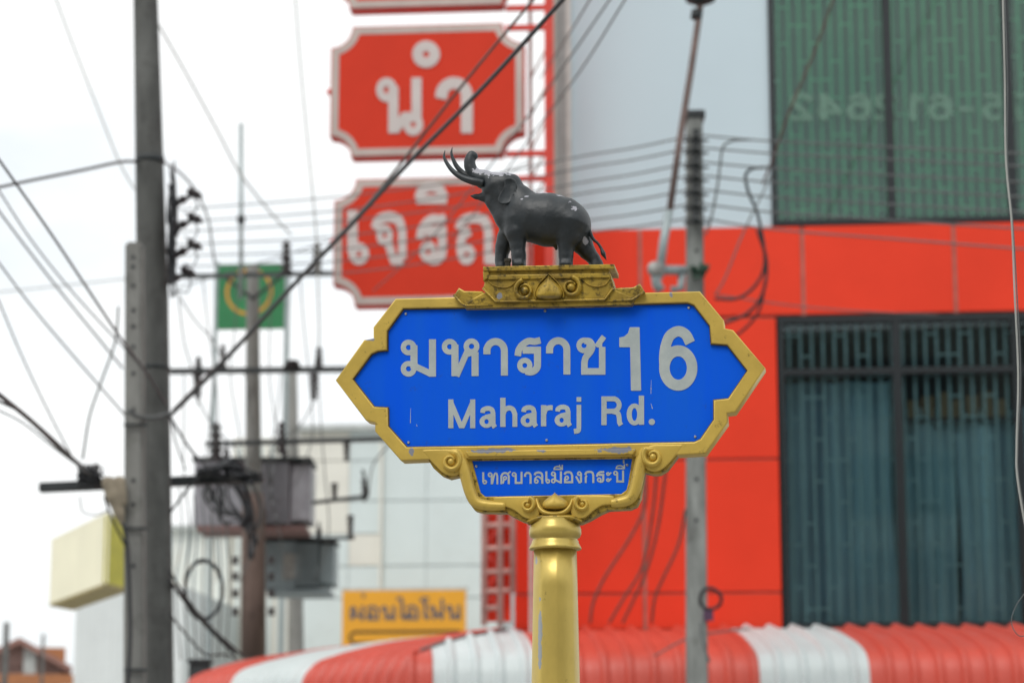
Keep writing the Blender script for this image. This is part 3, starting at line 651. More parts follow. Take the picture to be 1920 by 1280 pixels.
# an old clamp stub standing by the fore foot
bm = bmesh.new()
addlathe(bm, [(.007, 0), (.008, .016), (.010, .018), (.009, .026), (.004, .027)], (s2(952, 497, -.04)[0], -.040, el_floor), 7); link('bolt_stub', bmmesh('bolt_stub', bm), M_dark, sign)

# ================================================================== shop building with the red and white front
M_red = material('red_cladding', (.84, .058, .026), .45, var=.05, scale=.9, spec=.15, dirt=(.6, .85, .25), dirtcol=(.45, .05, .03), dscale=1.2)
M_redmetal = material('red_painted_steel', (.70, .05, .03), .5, var=.1, scale=2)
M_joint = material('pale_joint', (.55, .22, .18), .8)
M_white = material('white_wall_panel', (.57, .69, .75), .55, var=.03, scale=.5, col2=(.54, .655, .715))
M_beige = material('cream_render', (.62, .60, .53), .8, var=.1, scale=1.5)
M_frame = material('dark_window_frame', (.010, .015, .018), .4)
M_inside = material('dark_interior', (.05, .055, .055), .9)
M_concrete = material('concrete', (.30, .315, .30), .85, var=.22, scale=5, stretch=(3, 3, .6), bump=.5, bscale=30, dirt=(.55, .75, .7), dirtcol=(.07, .065, .06), dscale=4)
BD = Plane(1065, 640, 25.0, R(-5))
def b2(px, py, off=0): return BD.uv(px, py, off)
bld = empty('shop_building', BD.o, BD.yaw, label='shop building with red and white panel front and two storeys of tall dark windows', cat='building')
uL = b2(965, 1000)[0]; uW = b2(1062, 200)[0]; uR = b2(2300, 600)[0]
z_top = 14.0; z_band1 = b2(1440, 424)[1]; z_band0 = b2(1440, 592)[1]; z_sill = b2(1700, 1168)[1]
u_up = b2(1443, 200)[0]; u_lo = b2(1464, 880)[0]
DEEP = 9.0
# white upper wall: butt-jointed sheets
box('wall', uW, u_up - .002, .03, .28, z_band1 + .002, z_top, M_white, bld)
box('wall', uW, uW + .25, .281, DEEP, z_band1 + .002, z_top, M_beige, bld)
box('corner_strip', uW - .10, uW - .003, -.03, .3, z_band1 - .6, z_top, material('grey_strip', (.42, .45, .44), .7), bld)
box('corner_column', uW - .20, uW - .103, -.06, .5, z_band1 - .6, z_top, M_beige, bld, bevel=.01)
box('corner_trim', uW, uW + .05, -.02, .027, z_band1 + .002, z_top, material('off_white_trim', (.74, .74, .70), .6), bld)
# red cladding: backing wall and proud panels with open joints
box('wall', uL, u_lo - .02, .03, .28, 0, z_band0 - .01, M_joint, bld)
box('wall', uL, uR, .03, .28, z_band0 + .0, z_band1, M_joint, bld)
box('wall', uL, uL + .25, .281, DEEP, 0, z_band1, M_beige, bld)
g = .021
def panel_(x0, x1, z0, z1):
    box('cladding_panel', x0 + g, x1 - g, 0, .029, z0 + g * .6, z1 - g * .6, M_red, bld, bevel=.004)
xs = [uL - g, b2(1200, 500)[0], b2(1505, 500)[0], b2(1790, 500)[0], b2(2080, 500)[0], uR]
for a, b in zip(xs[:-1], xs[1:]): panel_(a, b, z_band0, z_band1)
xs = [uL - g, b2(1208, 1000)[0], u_lo - .02 + g]
zs = [z_sill - .05, b2(1400, 1110)[1], b2(1400, 860)[1], z_band0 - .012]
for i in range(3):
    for a, b in zip(xs[:-1], xs[1:]): panel_(a, b, zs[i], zs[i + 1])
box('sill_flashing', uL, uR, -.05, .028, z_sill - .13, z_sill - .052, M_frame, bld)
box('wall', uL, uR, .03, .3, 0.0, z_sill - .14, M_white, bld) if False else None
box('roller_shutter', u_lo + .1, uR, .05, .1, 0, z_sill - .14, M_concrete, bld)
# grille bars and curtains shared meshes
M_bar_up = material('pale_green_grille', (.68, .95, .78), .6)
M_bar_lo = material('grey_green_grille', (.50, .62, .58), .6)
M_glass_up = glass('green_tinted_glass', (.62, .86, .74), .03)
M_glass_lo = glass('dark_tinted_glass', (.82, .92, .95), .004)
def pane(name, x0, x1, z0, z1, y, mat, par):
    bm = bmesh.new(); addbox(bm, x0, x1, y, y + .01, z0, z1); return link(name, bmmesh(name, bm), mat, par)
def window(x0, x1, z0, z1, mull, trans, mglass, mbar, pitch, row, label, curtain):
    w = empty('window'); w.parent = bld; w['label'] = label
    y = .06
    box('frame_rail', x0, x1, 0, .12, z1 - .07, z1, M_frame, w); box('frame_rail', x0, x1, 0, .12, z0, z0 + .06, M_frame, w)
    edges = [x0] + mull + [x1]
    for i, m in enumerate(edges):
        box('mullion', m - (.045 if 0 < i < len(edges) - 1 else 0) - (.06 if i == len(edges) - 1 else 0), m + (.045 if 0 < i < len(edges) - 1 else .06 if i == 0 else 0), .001, .119, z0 + .061, z1 - .071, M_frame, w)
    for i in range(len(edges) - 1):
        a, b = edges[i] + .062, edges[i + 1] - .062
        lv = [z0 + .062] + [t for t in trans] + [z1 - .072]
        for j in range(len(lv) - 1):
            pane('pane', a - .015, b + .015, lv[j] + (.03 if j else 0), lv[j + 1] - (.03 if j < len(lv) - 2 else 0), y, mglass, w)
        for t in trans: box('transom', a - .016, b + .016, .002, .118, t - .035, t + .035, M_frame, w)
    # folding grille behind the glass: uprights and short staggered cross links
    nb = int((x1 - x0) / pitch); up = None
    for i in range(1, nb):
        x = x0 + i * pitch
        if up is None:
            up = box('grille_bar', -.013, .013, -.012, .012, z0 + .02, z1 - .02, mbar, w); up.location = (x, .18, 0); o = up
        else:
            o = up.copy(); COL.objects.link(o); o.parent = w; o.location = (x, .18, 0)
    lk = None; nr = int((z1 - z0) / row)
    for i in range(0, nb):
        for j in range(1, nr + 1):
            if (i // 2 + j) % 2 or (i * 7 + j * 3) % 5 < 2: continue
            x = x0 + i * pitch; z = z0 + j * row
            if z > z1 - .05: continue
            if lk is None:
                lk = box('grille_link', .014, pitch - .014, -.008, .008, -.009, .009, mbar, w); lk.location = (x, .18, z)
            else:
                o = lk.copy(); COL.objects.link(o); o.parent = w; o.location = (x, .18, z)
    # curtains: pleated cloth hung in lengths
    for (c0, c1, cz0, cz1, cm, ph) in curtain:
        n = int((c1 - c0) / .018) + 1; vs = []; rnd = random.Random(int(ph * 100)); kn = [rnd.uniform(.6, 1.5) for _ in range(200)]
        xx = []; a = 0
        for i in range(n):
            a += kn[(i // 9) % 200] * .24; xx.append(a)
        rows = 10
        for r in range(rows + 1):
            t = r / rows; z = cz0 + (cz1 - cz0) * t
            for i in range(n):
                x = c0 + (c1 - c0) * i / (n - 1); sw = .05 * math.sin(3 * t + x * 2.1 + ph) * (1 - t)
                vs.append((x + sw, .355 + .075 * math.sin(xx[i] + .3 * math.sin(t * 4 + x)) * (1 - .35 * t) + .02 * math.sin(x * 5), z))
        fs = [(r * n + i, r * n + i + 1, (r + 1) * n + i + 1, (r + 1) * n + i) for r in range(rows) for i in range(n - 1)]
        cc = link('curtain', mesh('curtain', vs, fs), cm, w, smooth=True)
    return w
M_cur_g = material('green_curtain', (.09, .17, .13), .9, var=.15, scale=2)
M_cur_b = material('blue_green_curtain', (.72, .92, .92), .9, scale=1.1, stretch=(5, 1, .12), col2=(.06, .11, .18))  # light and shade of the folds painted in as pale and dark stripes
M_cur_w = material('pale_teal_curtain', (.70, .90, .90), .9, scale=1.6, stretch=(5, 1, .15), col2=(.15, .22, .25))  # fold shading painted into the cloth colour here too
mu = [b2(1667, 200)[0], b2(1893, 200)[0], b2(2120, 200)[0]]
window(u_up, uR - .2, z_band1 + .004, z_top - .5, mu, [], M_glass_up, M_bar_up, .111, .205, 'upper row of green tinted glass with a pale grille behind', [(u_up + .05, uR - .3, z_band1, z_top - .6, M_cur_g, .3)])
ml = [b2(1688, 880)[0], b2(1915, 880)[0]]
tr = [b2(1600, 695)[1]]
window(u_lo, uR - .2, z_sill - .05, z_band0 - .012, ml, tr, M_glass_lo, M_bar_lo, .118, .22, 'lower row of dark glass with blue curtains behind a grille',
       [(u_lo + .05, b2(1678, 900)[0], z_sill, tr[0] - .06, M_cur_b, 1.3), (b2(1696, 900)[0], b2(1796, 900)[0], z_sill, tr[0] - .35, M_cur_w, 3.3),
        (b2(1800, 900)[0], uR - .4, z_sill, tr[0] - .37, M_cur_b, 4.1)])
# orange reflection in the lower glass, put in as a row of boxes inside
M_or = material('orange_reflection', (.34, .19, .09), .8)
for i in range(7):
    x = b2(1705 + i * 28, 750)[0]; zz = b2(1705, 775)[1]
    box('reflection_box', x, x + .12, .25, .33, zz, zz + .18 + .04 * (i % 3), M_or, bld)
box('reflection_shelf', b2(1700, 750)[0], b2(1905, 750)[0], .22, .34, b2(1705, 778)[1] - .03, b2(1705, 778)[1] - .001, M_frame, bld)
# rooms behind
box('room_wall', u_lo, uR, 2.6, 2.7, z_sill - .5, z_top, M_inside, bld)
box('room_floor', u_lo, uR, .31, 2.59, z_sill - .3, z_sill - .2, M_inside, bld)
box('room_floor', u_lo - .3, uR, .31, 2.59, z_band0 + .2, z_band1 - .2, M_inside, bld)
box('room_wall', u_up - .22, u_up - .06, .32, 2.59, z_band1, z_top, M_inside, bld)
box('room_wall', u_lo - .3, u_lo - .1, .32, 2.59, z_sill - .19, z_band0 + .19, M_inside, bld)
box('room_wall', uR - .1, uR, .32, 2.59, z_sill - .19, z_top, M_beige, bld)
box('roof', uW - .2, uR, -.1, DEEP, z_top + .001, z_top + .25, M_white, bld)
# reflection of a sign across the street, set as mirrored digits on the glass
M_reflection = material('painted_reflection', (.13, .25, .19), .6, var=.2, scale=20)
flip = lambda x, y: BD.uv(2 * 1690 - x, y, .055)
lettering('lettering', line('75-612642', 1448, 226, 1905, 226, 50), .10, flip, .0545, .058, M_reflection, bld)

# ================================================================== red and white corrugated awning round the corner
M_sheet_r = material('red_sheet', (.62, .085, .055), .45, var=.06, scale=1.5, dirt=(.6, .8, .35), dirtcol=(.45, .25, .22), dscale=2)
M_sheet_w = material('white_sheet', (.62, .68, .68), .45, var=.05, scale=1.5, dirt=(.6, .8, .4), dirtcol=(.5, .5, .48), dscale=2)
aw = empty('awning', BD.o, BD.yaw, label='red and white striped corrugated awning curving round the shop corner', cat='awning')
AZ = b2(1500, 1178, -.06)[1]
w0 = Vector((b2(955, 1172)[0], -.06)); bdir = Matrix.Rotation(-BD.yaw, 2) @ Vector((-math.sin(R(33)), math.cos(R(33))))
far = w0 + bdir * 6.6; right = Vector((uR, -.06))
prof = [(0, 0), (.4, -.065), (.8, -.135), (1.2, -.225), (1.48, -.305), (1.62, -.37), (1.70, -.46), (1.74, -.60), (1.76, -.85), (1.76, -1.25)]
nA = Vector((0, -1)); nB = Vector((bdir.y, -bdir.x)); nB = nB if nB.dot(nA) > 0 else -nB
nM = (nA + nB) / (1 + nA.dot(nB))
def wallpt(t):  # t>0 along the front, t<0 round the corner
    return w0 + Vector((1, 0)) * t if t >= 0 else w0 + bdir * (-t)
def aw_pt(t, d, dz, rib):
    # sheets run square to their wall; those by the corner start at the hip line
    if t >= 0:
        n, hip = nA, nM; base = w0 + Vector((1, 0)) * t
    else:
        n = nB; base = w0 + bdir * (-t)
    p = base + n * d
    nrm = Vector((-.18, 1)).normalized() if d < 1.5 else Vector((1, .2)).normalized()
    return Vector((p.x + n.x * rib * nrm.x, p.y + n.y * rib * nrm.x, AZ + dz + rib * nrm.y))
hipA = nM.dot(Vector((1, 0)))         # how far the hip has run along the front per metre of depth
hipB = nM.dot(bdir)
RIB = .235
def sheets(t0, t1, mat, lift):
    """one coloured run of sheeting with its ribs"""
    n = max(2, round(abs(t1 - t0) / RIB * 12)); sgn = 1 if t1 > t0 else -1
    rr = [0, 0, 0, 0, .004, 0, 0, 0, .026, .046, .046, .026]; vs = []; fs = []
    fine = [(p[0], p[1]) for p in catmull([(a, b, 0) for a, b in prof], 3)]
    for i in range(n + 1):
        t = t0 + (t1 - t0) * i / n; r = rr[i % 12] + lift
        for d, dz in fine:
            tt = t
            vs.append(aw_pt(tt, d, dz, r + .006 * math.sin(t * 3.1 + d * 2.3) * math.sin(d * 4 + t)))
    m = len(fine)
    for i in range(n):
        t = t0 + (t1 - t0) * (i + .5) / n
        for j in range(m - 1):
            d = (fine[j][0] + fine[j + 1][0]) / 2
            if 0: continue
            fs.append((i * m + j, (i + 1) * m + j, (i + 1) * m + j + 1, i * m + j + 1))
    return vs, fs
def addrun(ta, tb, mat, name='sheet', side=1):
    """cuts the run where it passes the hip line"""
    vs, fs = sheets(ta, tb, mat, 0)
    me = mesh(name, vs, fs); bm = bmesh.new(); bm.from_mesh(me); bpy.data.meshes.remove(me)
    # hip plane through w0 containing the vertical and nM; keep the side this run belongs to
    hn = Vector((nM.y, -nM.x, 0)).normalized(); keep = Vector((1, 0, 0)) if side > 0 else Vector((bdir.x, bdir.y, 0))
    if hn.dot(keep) < 0: hn = -hn
    bmesh.ops.bisect_plane(bm, geom=bm.verts[:] + bm.edges[:] + bm.faces[:], plane_co=(w0.x, w0.y, 0), plane_no=hn, clear_inner=True)
    bmesh.ops.solidify(bm, geom=bm.faces[:], thickness=.004)
    return link(name, bmmesh(name, bm), mat, aw, smooth=False)
tx = lambda px, py: b2(px, py, -.06)[0] - w0.x
tf = lambda px, py: BD.uv(px, py, -1.82)[0] - w0.x - .17 * 1.76        # on the hanging front of the sheets
fr = [tf(740, 1260) - 1.2, tf(812, 1260), tf(1006, 1260), tf(1425, 1250), tf(1632, 1250), tf(1632, 1250) + 2.0, tf(1632, 1250) + 3.0]
cols = [M_sheet_r, M_sheet_w, M_sheet_r, M_sheet_w, M_sheet_r, M_sheet_w]
def addrunA(a, b, m):
    vs, fs = [], []
    return addrun(a, b, m, side=1)
# the front wall line is extended past the corner so that hip-cut sheets still run square to the front
SKEW = .17   # the sheets are laid slightly askew to the wall
def aw_pt(t, d, dz, rib, front=[True]):
    if front[0]: n = nA; base = w0 + Vector((1, 0)) * (t + SKEW * d)
    else: n = nB; base = w0 + bdir * t
    p = base + n * d
    nx, nz = (.16, .987) if d < 1.4 else ((.7, .7) if d < 1.7 else (1, .05))
    return Vector((p.x + n.x * rib * nx, p.y + n.y * rib * nx, AZ + dz + rib * nz))
MODE = aw_pt.__defaults__[0]
for i in range(6): addrun(fr[i], fr[i + 1], cols[i], side=1)
MODE[0] = False
bl = [-1.2, 1.25, 2.85, 4.05]
for i in range(3): addrun(bl[i], bl[i + 1], [M_sheet_r, M_sheet_w, M_sheet_r][i], side=-1)
MODE[0] = True
# screws that hold the sheets along the eave
bolt = None
for i in range(34):
    q = aw_pt(fr[0] + 1.3 + i * RIB * .98, 1.755, -.80, .004)
    if bolt is None: bolt = lathe('fixing_bolt', [(.016, 0), (.014, .012), (.006, .016)], M_frame, aw, c=(0, 0, 0), sides=8, axis=Vector((0, -1, 0))); o = bolt
    else: o = bolt.copy(); COL.objects.link(o); o.parent = aw
    o.location = (q.x, q.y - .02, q.z)
# ridge capping along the hip and a steel bracket row underneath
hp = [(Vector((w0.x, w0.y, AZ)) + Vector((nM.x * d, nM.y * d, dz + .012))) for d, dz in prof[:5]]
tube('hip_capping', hp, .022, material('grey_flashing', (.16, .13, .13), .6), aw)
box('eave_rail', tf(800, 1260) + w0.x + .1, uR, -1.80, -1.76, AZ - 1.22, AZ - 1.16, M_frame, aw)
mr = nB * 1.78
pa = w0 + mr; pb = w0 + bdir * 3.95 + mr
tube('eave_rail', [(pa.x, pa.y, AZ - 1.2), (pb.x, pb.y, AZ - 1.2)], .02, M_frame, aw)
# the low side wing that carries the awning round the corner
wing = empty('shop_side_wing', BD.o, BD.yaw, label='low pale wall under the awning where the shop turns the corner', cat='building')
q0 = w0 + nB * .0; q1 = w0 + bdir * 3.95
d2 = Vector((q1.x - q0.x, q1.y - q0.y)); nn = -nB * .2
vs = [(q0.x, q0.y + .1, 0), (q1.x, q1.y, 0), (q1.x + nn.x, q1.y + nn.y, 0), (q0.x + nn.x + .2, q0.y + nn.y + .2, 0)]
vs += [(a, b, AZ - .02) for a, b, c in vs]
link('wall', mesh('wall', vs, [(0, 1, 5, 4), (1, 2, 6, 5), (2, 3, 7, 6), (3, 0, 4, 7), (4, 5, 6, 7)]), M_beige, wing)

# ================================================================== hanging red signboards on their steel mast
M_board = material('red_sign_face', (.66, .045, .020), .55, spec=.15, var=.05, scale=1)
M_border = material('grey_pink_border', (.56, .46, .42), .6, var=.12, scale=2, stretch=(1, 1, .4))
M_letter = material('raised_pale_letters', (.60, .53, .51), .55, var=.05, scale=3)
SB = Plane(1030, 400, 24.2, R(-5))
def g2(px, py, off=0): return SB.uv(px, py, off)
mast = empty('sign_mast', SB.o, SB.yaw, label='red steel lattice mast with arms that carry the signboards', cat='mast')
um = g2(1030, 300)[0]
box('upright', um - .045, um + .045, -.04, .04, 0, z_top - 1, M_redmetal, mast)
um2 = g2(990, 300)[0]
box('upright', um2 - .02, um2 + .02, .30, .34, 3.0, z_top - 1, material('pale_pink_steel', (.60, .50, .47), .6), mast)
for yy in (15, 52, 288, 335, 560):
    zz = g2(1000, yy)[1]; box('arm', g2(948, yy)[0], um - .046, -.025, .025, zz - .028, zz + .028, M_redmetal, mast)
for i, yy in enumerate((80, 150, 215, 270, 320, 360)):
    zz = g2(1000, yy)[1]; z2_ = zz - .3
    tube('brace', [(um, .02, zz), (um2, .32, z2_)], .012, M_beige, mast, sides=5)
def board(x0, x1, y0, y1, text, fsx, label, nm='hanging_signboard'):
    """corner points given on the photo; concave corners"""
    b = empty(nm, SB.o, SB.yaw, label=label, cat='signboard', group='red hanging signboards')
    a0, t0 = g2(x0, y0); a1, t1 = g2(x1, y1)
    def outline(x0, x1, z0, z1, r):
        p = []
        for cx, cz, s in ((x0, z0, 90), (x1, z0, 180), (x1, z1, 270), (x0, z1, 360)):
            p += [(cx + r * math.cos(R(s - 90 * i / 10)), cz + r * math.sin(R(s - 90 * i / 10))) for i in range(11)]
        return p
    z1, z0 = t0, t1; r = .225
    out = outline(a0, a1, z0, z1, r)
    plate('cabinet', [out], -.09, .12, M_redmetal, b)
    e = .012
    def inset(i):
        q = r + i; th = math.degrees(math.asin(i / q)); p = []
        for cx, cz, s in ((a0, z0, 90), (a1, z0, 180), (a1, z1, 270), (a0, z1, 360)):
            p += [(cx + q * math.cos(R(s - th - (90 - 2 * th) * k / 10)), cz + q * math.sin(R(s - th - (90 - 2 * th) * k / 10))) for k in range(11)]
        return p
    plate('border', [inset(e), inset(.088)], -.100, -.091, M_border, b)
    plate('face', [inset(.089)], -.097, -.091, M_board, b)
    if text: [lettering('lettering', [t], .104, lambda x, y: g2(x, y, -.10), -.108, -.0965, M_letter, b) for t in text]
    for s in (a0 - .03,):
        addb = lathe('end_bolt', [(.02, 0), (.035, .02), (.035, .05), (.02, .07)], M_redmetal, b, c=(s - .02, .0, (z0 + z1) / 2 + .03), axis=Vector((1, 0, 0)), sides=10)
    return b
t1_ = [('น', 706, 250, 104, .87), ('ำ', 816, 250, 104, 1.02)]
t2_ = [('เ', 650, 495, 100, .92), ('จ', 696, 495, 96, .78), ('ร', 781, 495, 94, .83), ('ิ', 838, 483, 94, .80), ('ญ', 853, 495, 94, .86)]
board(624, 984, 57, 292, t1_, 1, 'red hanging signboard with two tall pale letters and a ring above them')
board(630, 992, 341, 571, t2_, 1, 'red hanging signboard whose row of pale letters passes behind the elephant')
board(622, 984, -222, 14, None, 1, 'red hanging signboard cut by the top of the picture, lower edge showing')

# small red steel stand on the awning roof
st = empty('red_steel_stand', SB.o, SB.yaw, label='weathered red steel ladder frame beside the red wall above the awning', cat='steel frame')
M_pinks = material('chalky_pink_steel', (.58, .33, .29), .7, var=.15, scale=6)
def px3(px, py, off): u, v = g2(px, py, off); return (u, off, v)
def rod(name, a, b, r, off, m, par=st): tube(name, [px3(*a, off), px3(*b, off)], r, m, par, sides=6)
for x in (908, 938, 962): rod('upright', (x, 700), (x, 1172 if x < 950 else 1108), .035, .15, M_pinks)
for y in (985, 1028, 1072, 1108, 1140): rod('rung', (908, y), (962 if y < 1110 else 938, y - 2), .028, .15, M_pinks)
for a, b in (((908, 985), (938, 940)), ((908, 1028), (938, 985)), ((938, 1072), (908, 1028)), ((908, 1108), (938, 1072)), ((938, 1140), (908, 1108))): rod('brace', a, b, .018, .17, M_redmetal)
u0, v0 = g2(912, 1165, .3); u1, v1 = g2(958, 860, .3)
box('back_sheet', u0, u1, .24, .28, v0, v1, M_red, st)

# ================================================================== power poles, transformers, crossarms
M_oldconc = material('dark_weathered_concrete', (.125, .128, .122), .9, var=.25, scale=3, stretch=(2, 2, .5), bump=.5, bscale=20, dirt=(.5, .75, .7), dirtcol=(.045, .042, .04), dscale=5)
M_conc2 = material('pale_grey_concrete', (.26, .26, .245), .9, var=.2, scale=3, stretch=(2, 2, .4), bump=.4, bscale=25, dirt=(.52, .7, .6), dirtcol=(.10, .10, .09), dscale=4)
M_brownpole = material('brown_stained_concrete', (.19, .135, .115), .9, var=.25, scale=2, stretch=(2, 2, .4), dirt=(.5, .7, .6), dirtcol=(.07, .05, .045), dscale=3)
M_galv = material('galvanised_steel', (.36, .42, .43), .5, .3, var=.1, scale=4)
M_rust = material('brown_painted_tube', (.20, .135, .12), .6, var=.2, scale=5)
M_blackr = material('black_cable_sheath', (.018, .020, .024), .5)
M_iron = material('dark_steel_crossarm', (.035, .042, .045), .6, var=.2, scale=6)
M_porc = material('brown_insulator_glaze', (.035, .026, .028), .3, var=.2, scale=6)
M_tanks = material('transformer_paint_grey', (.37, .37, .41), .5, var=.2, scale=3)
M_tankb = material('transformer_paint_blue_grey', (.30, .37, .40), .5, var=.15, scale=3)
M_plate = material('pale_label_plate', (.42, .42, .40), .6, var=.3, scale=14)
def rp_(px0, px1, Y): return abs(px1 - px0) / 2 / F * Y / math.cos(PITCH) * .985
def at(px, py, Y): return P(px, py, Y)
def loc(o_, p): return p - o_
def zof(py, Y): return P(960, py, Y).z

# tall round pole
def round_pole(name, top, bot, Y, mat, label, group='utility poles', prof=None, sides=28):
    """prof: [(centre px, half width px, py)] from top to bottom"""
    b = at(prof[-1][0], prof[-1][2], Y); e = empty(name, (b.x, b.y, 0), label=label, cat='utility pole', group=group)
    pts = [at(c, y, Y) - Vector((b.x, b.y, 0)) for c, hw, y in prof]; r = [rp_(0, 2 * hw, Y) for c, hw, y in prof]
    lastd = pts[-1]; pts.append(Vector((lastd.x, lastd.y, 0))); r.append(r[-1] * 1.12)
    bm = bmesh.new(); addtube(bm, pts, r, sides); link('shaft', bmmesh('shaft', bm), mat, e, smooth=True)
    return e
YP = 19.6
pA = round_pole('utility_pole', 0, 0, YP, M_oldconc, 'thick dark round concrete pole, tallest, running out of the top of the view', prof=[(268, 21, -300), (273, 23.5, 0), (280, 27, 300), (286, 30, 560), (290, 30.5, 900), (294, 31.5, 1285)])
def band(e, px, py, hw, Y, mat, h=.05):
    c = at(px, py, Y) - e.location; r = rp_(0, 2 * hw, Y)
    lathe('band', [(r, -h / 2), (r, h / 2), (r - .01, h / 2)], mat, e, c=c, sides=20)
band(pA, 281, 300, 28.5, YP, M_iron); band(pA, 287, 690, 32, YP, M_iron, .03)
# short square pole leaning on it
def square_pole(e, cx0, cx1, y0, y1, cx0b, cx1b, Y, mat, holes=(), depth=.16, cap=True):
    b = Vector((e.location.x, e.location.y, 0)); bm = bmesh.new()
    t0, t1 = at(cx0, y0, Y) - b, at(cx1, y0, Y) - b; q0, q1 = at(cx0b, y1, Y) - b, at(cx1b, y1, Y) - b
    sl = (q0 - t0) / (q0.z - t0.z); g0 = q0 - sl * q0.z; g1 = q1 - sl * q1.z
    vs = []
    for a, c, z in ((t0, t1, t0.z), (g0, g1, 0)):
        for x, y in ((a.x, -depth / 2), (c.x, -depth / 2), (c.x, depth / 2), (a.x, depth / 2)): vs.append(bm.verts.new((x, y, z)))
    for f in ((0, 1, 2, 3), (7, 6, 5, 4), (0, 4, 5, 1), (1, 5, 6, 2), (2, 6, 7, 3), (3, 7, 4, 0)): bm.faces.new([vs[i] for i in f])
    bmesh.ops.bevel(bm, geom=bm.edges[:], offset=.018, segments=2, affect='EDGES')
    link('shaft', bmmesh('shaft', bm), mat, e)
    for (px, py) in holes:
        p = at(px, py, Y - depth / 2) - b
        lathe('bolt_hole', [(.017, 0), (.017, .004), (.012, .004), (.010, .001)], M_iron, e, c=(p.x, -depth / 2 - .001, p.z), sides=10, axis=Vector((0, -1, 0)))
pb_ = at(253, 1280, 19.0); pB = empty('utility_pole', (pb_.x, pb_.y, 0), label='short square concrete pole with bolt holes standing against the thick dark pole', cat='utility pole', group='utility poles')
square_pole(pB, 237, 269, 457, 1280, 234, 275, 19.0, M_conc2, [(250, y) for y in (482, 500, 536, 582, 612, 650, 700, 768, 900, 945, 1060)])
p = at(262, 796, 18.9) - pB.location
for y in (796, 990, 1255): 
    a = at(232, y, 18.89) - pB.location; c = at(276, y, 18.89) - pB.location; tube('strap', [a, c], .012, M_iron, pB, sides=6)
# spiky clamps of cable on the pole's flank
rnd = random.Random(7)
def tangle(name, cx, cy, sx, sy, Y, n, r, label=None, par=None, cat=None, group=None, mat=None, m=5):
    bm = bmesh.new(); b = Vector((0, 0, 0)) if par is None else par.location
    for i in range(n):
        pts = []
        x, y = cx + rnd.uniform(-sx, sx), cy + rnd.uniform(-sy, sy)
        for j in range(m):
            pts.append(at(x, y, Y + rnd.uniform(-.15, .15)) - b); x = cx + (x - cx) * .4 + rnd.uniform(-sx, sx) * .9; y = cy + (y - cy) * .4 + rnd.uniform(-sy, sy) * .9
        addtube(bm, catmull(pts, 5), r, 5)
    return link(name, bmmesh(name, bm), mat or M_blackr, par, smooth=True, label=label, cat=cat, kind='stuff' if cat is None and par is None else None)

# ---- the steel crossarm low on the square pole with its knot of cables
ca = at(75, 912, 19.95)
arm = empty('crossarm', (ca.x, ca.y, 0), label='dark steel crossarm fixed low across the two nearer poles', cat='crossarm')
def bar(name, a, b, Y, hpx, mat, par, dy=.06):
    A = at(*a, Y) - par.location; Bv = at(*b, Y) - par.location; h = rp_(0, 2 * hpx, Y); bm = bmesh.new()
    vs = [bm.verts.new((p.x, p.y + s * dy, p.z + q * h)) for p in (A, Bv) for s, q in ((-1, -1), (1, -1), (1, 1), (-1, 1))]
    for f in ((0, 1, 2, 3), (7, 6, 5, 4), (0, 4, 5, 1), (1, 5, 6, 2), (2, 6, 7, 3), (3, 7, 4, 0)): bm.faces.new([vs[i] for i in f])
    bmesh.ops.bevel(bm, geom=bm.edges[:], offset=.006, segments=1, affect='EDGES')
    return link(name, bmmesh(name, bm), mat, par)
bar('beam', (75, 914), (495, 895), 19.95, 8.5, M_iron, arm)
o = tangle('cable_knot', 168, 893, 20, 20, 19.8, 34, .008, label='knot of black cables hanging on the end of the low crossarm', cat='cables')
def bundle(name, label, starts, ends, mids, Y, r, n, jit=6):
    bm = bmesh.new(); b = at(*starts[0], Y)
    for i in range(n):
        s = rnd.choice(starts); e_ = rnd.choice(ends); m_ = rnd.choice(mids); j = lambda: rnd.uniform(-jit, jit)
        q = [at(x + j(), y + j(), Y + rnd.uniform(-.12, .12)) - b for x, y in (s, *m_, e_)]
        addtube(bm, catmull(q, 6), r * rnd.uniform(.6, 1.3), 5)
    o = link(name, bmmesh(name, bm), M_blackr, None, smooth=True); o.location = b
    return tag(o, label=label, cat='cables')
bundle('cable_bundle', 'dark bundle of cables lying on the crossarm in front of the upper transformer', [(375, 885), (390, 878)], [(480, 893), (470, 900), (455, 880)], [[(410, 872), (445, 886)], [(415, 890), (450, 896)], [(400, 880), (430, 868)]], 19.8, .018, 16)
bundle('cable_bundle', 'cables drooping from the crossarm and bending down the brownish pole', [(440, 895), (455, 895), (425, 900)], [(470, 1045), (462, 1000), (455, 985), (480, 1020)], [[(460, 915), (472, 960)], [(430, 930), (455, 975)], [(448, 920), (465, 960)]], 26, .02, 12, 5)
bundle('cable_bundle', 'slack cables hanging under the crossarm between the tall pole and the transformer', [(385, 900), (398, 905), (410, 902)], [(430, 980), (410, 960), (445, 968)], [[(388, 925), (400, 955)], [(402, 940), (420, 972)], [(410, 925), (418, 950)]], 26, .014, 9, 7)
# beige sack-like cable guard
sack = organic('cable_guard', [[(*at(203, 905, 18.85), .055), (*at(213, 930, 18.85), .06), (*at(224, 962, 18.85), .04), (*at(229, 985, 18.85), .015)], [(*at(224, 903, 18.85), .05), (*at(228, 940, 18.85), .045)]], .02, .012)
link('cable_guard', sack, material('sand_coloured_sheet', (.34, .29, .215), .9, var=.2, scale=8), smooth=True, label='sand coloured tapering guard hanging under the low crossarm beside the square pole', cat='cable guard')
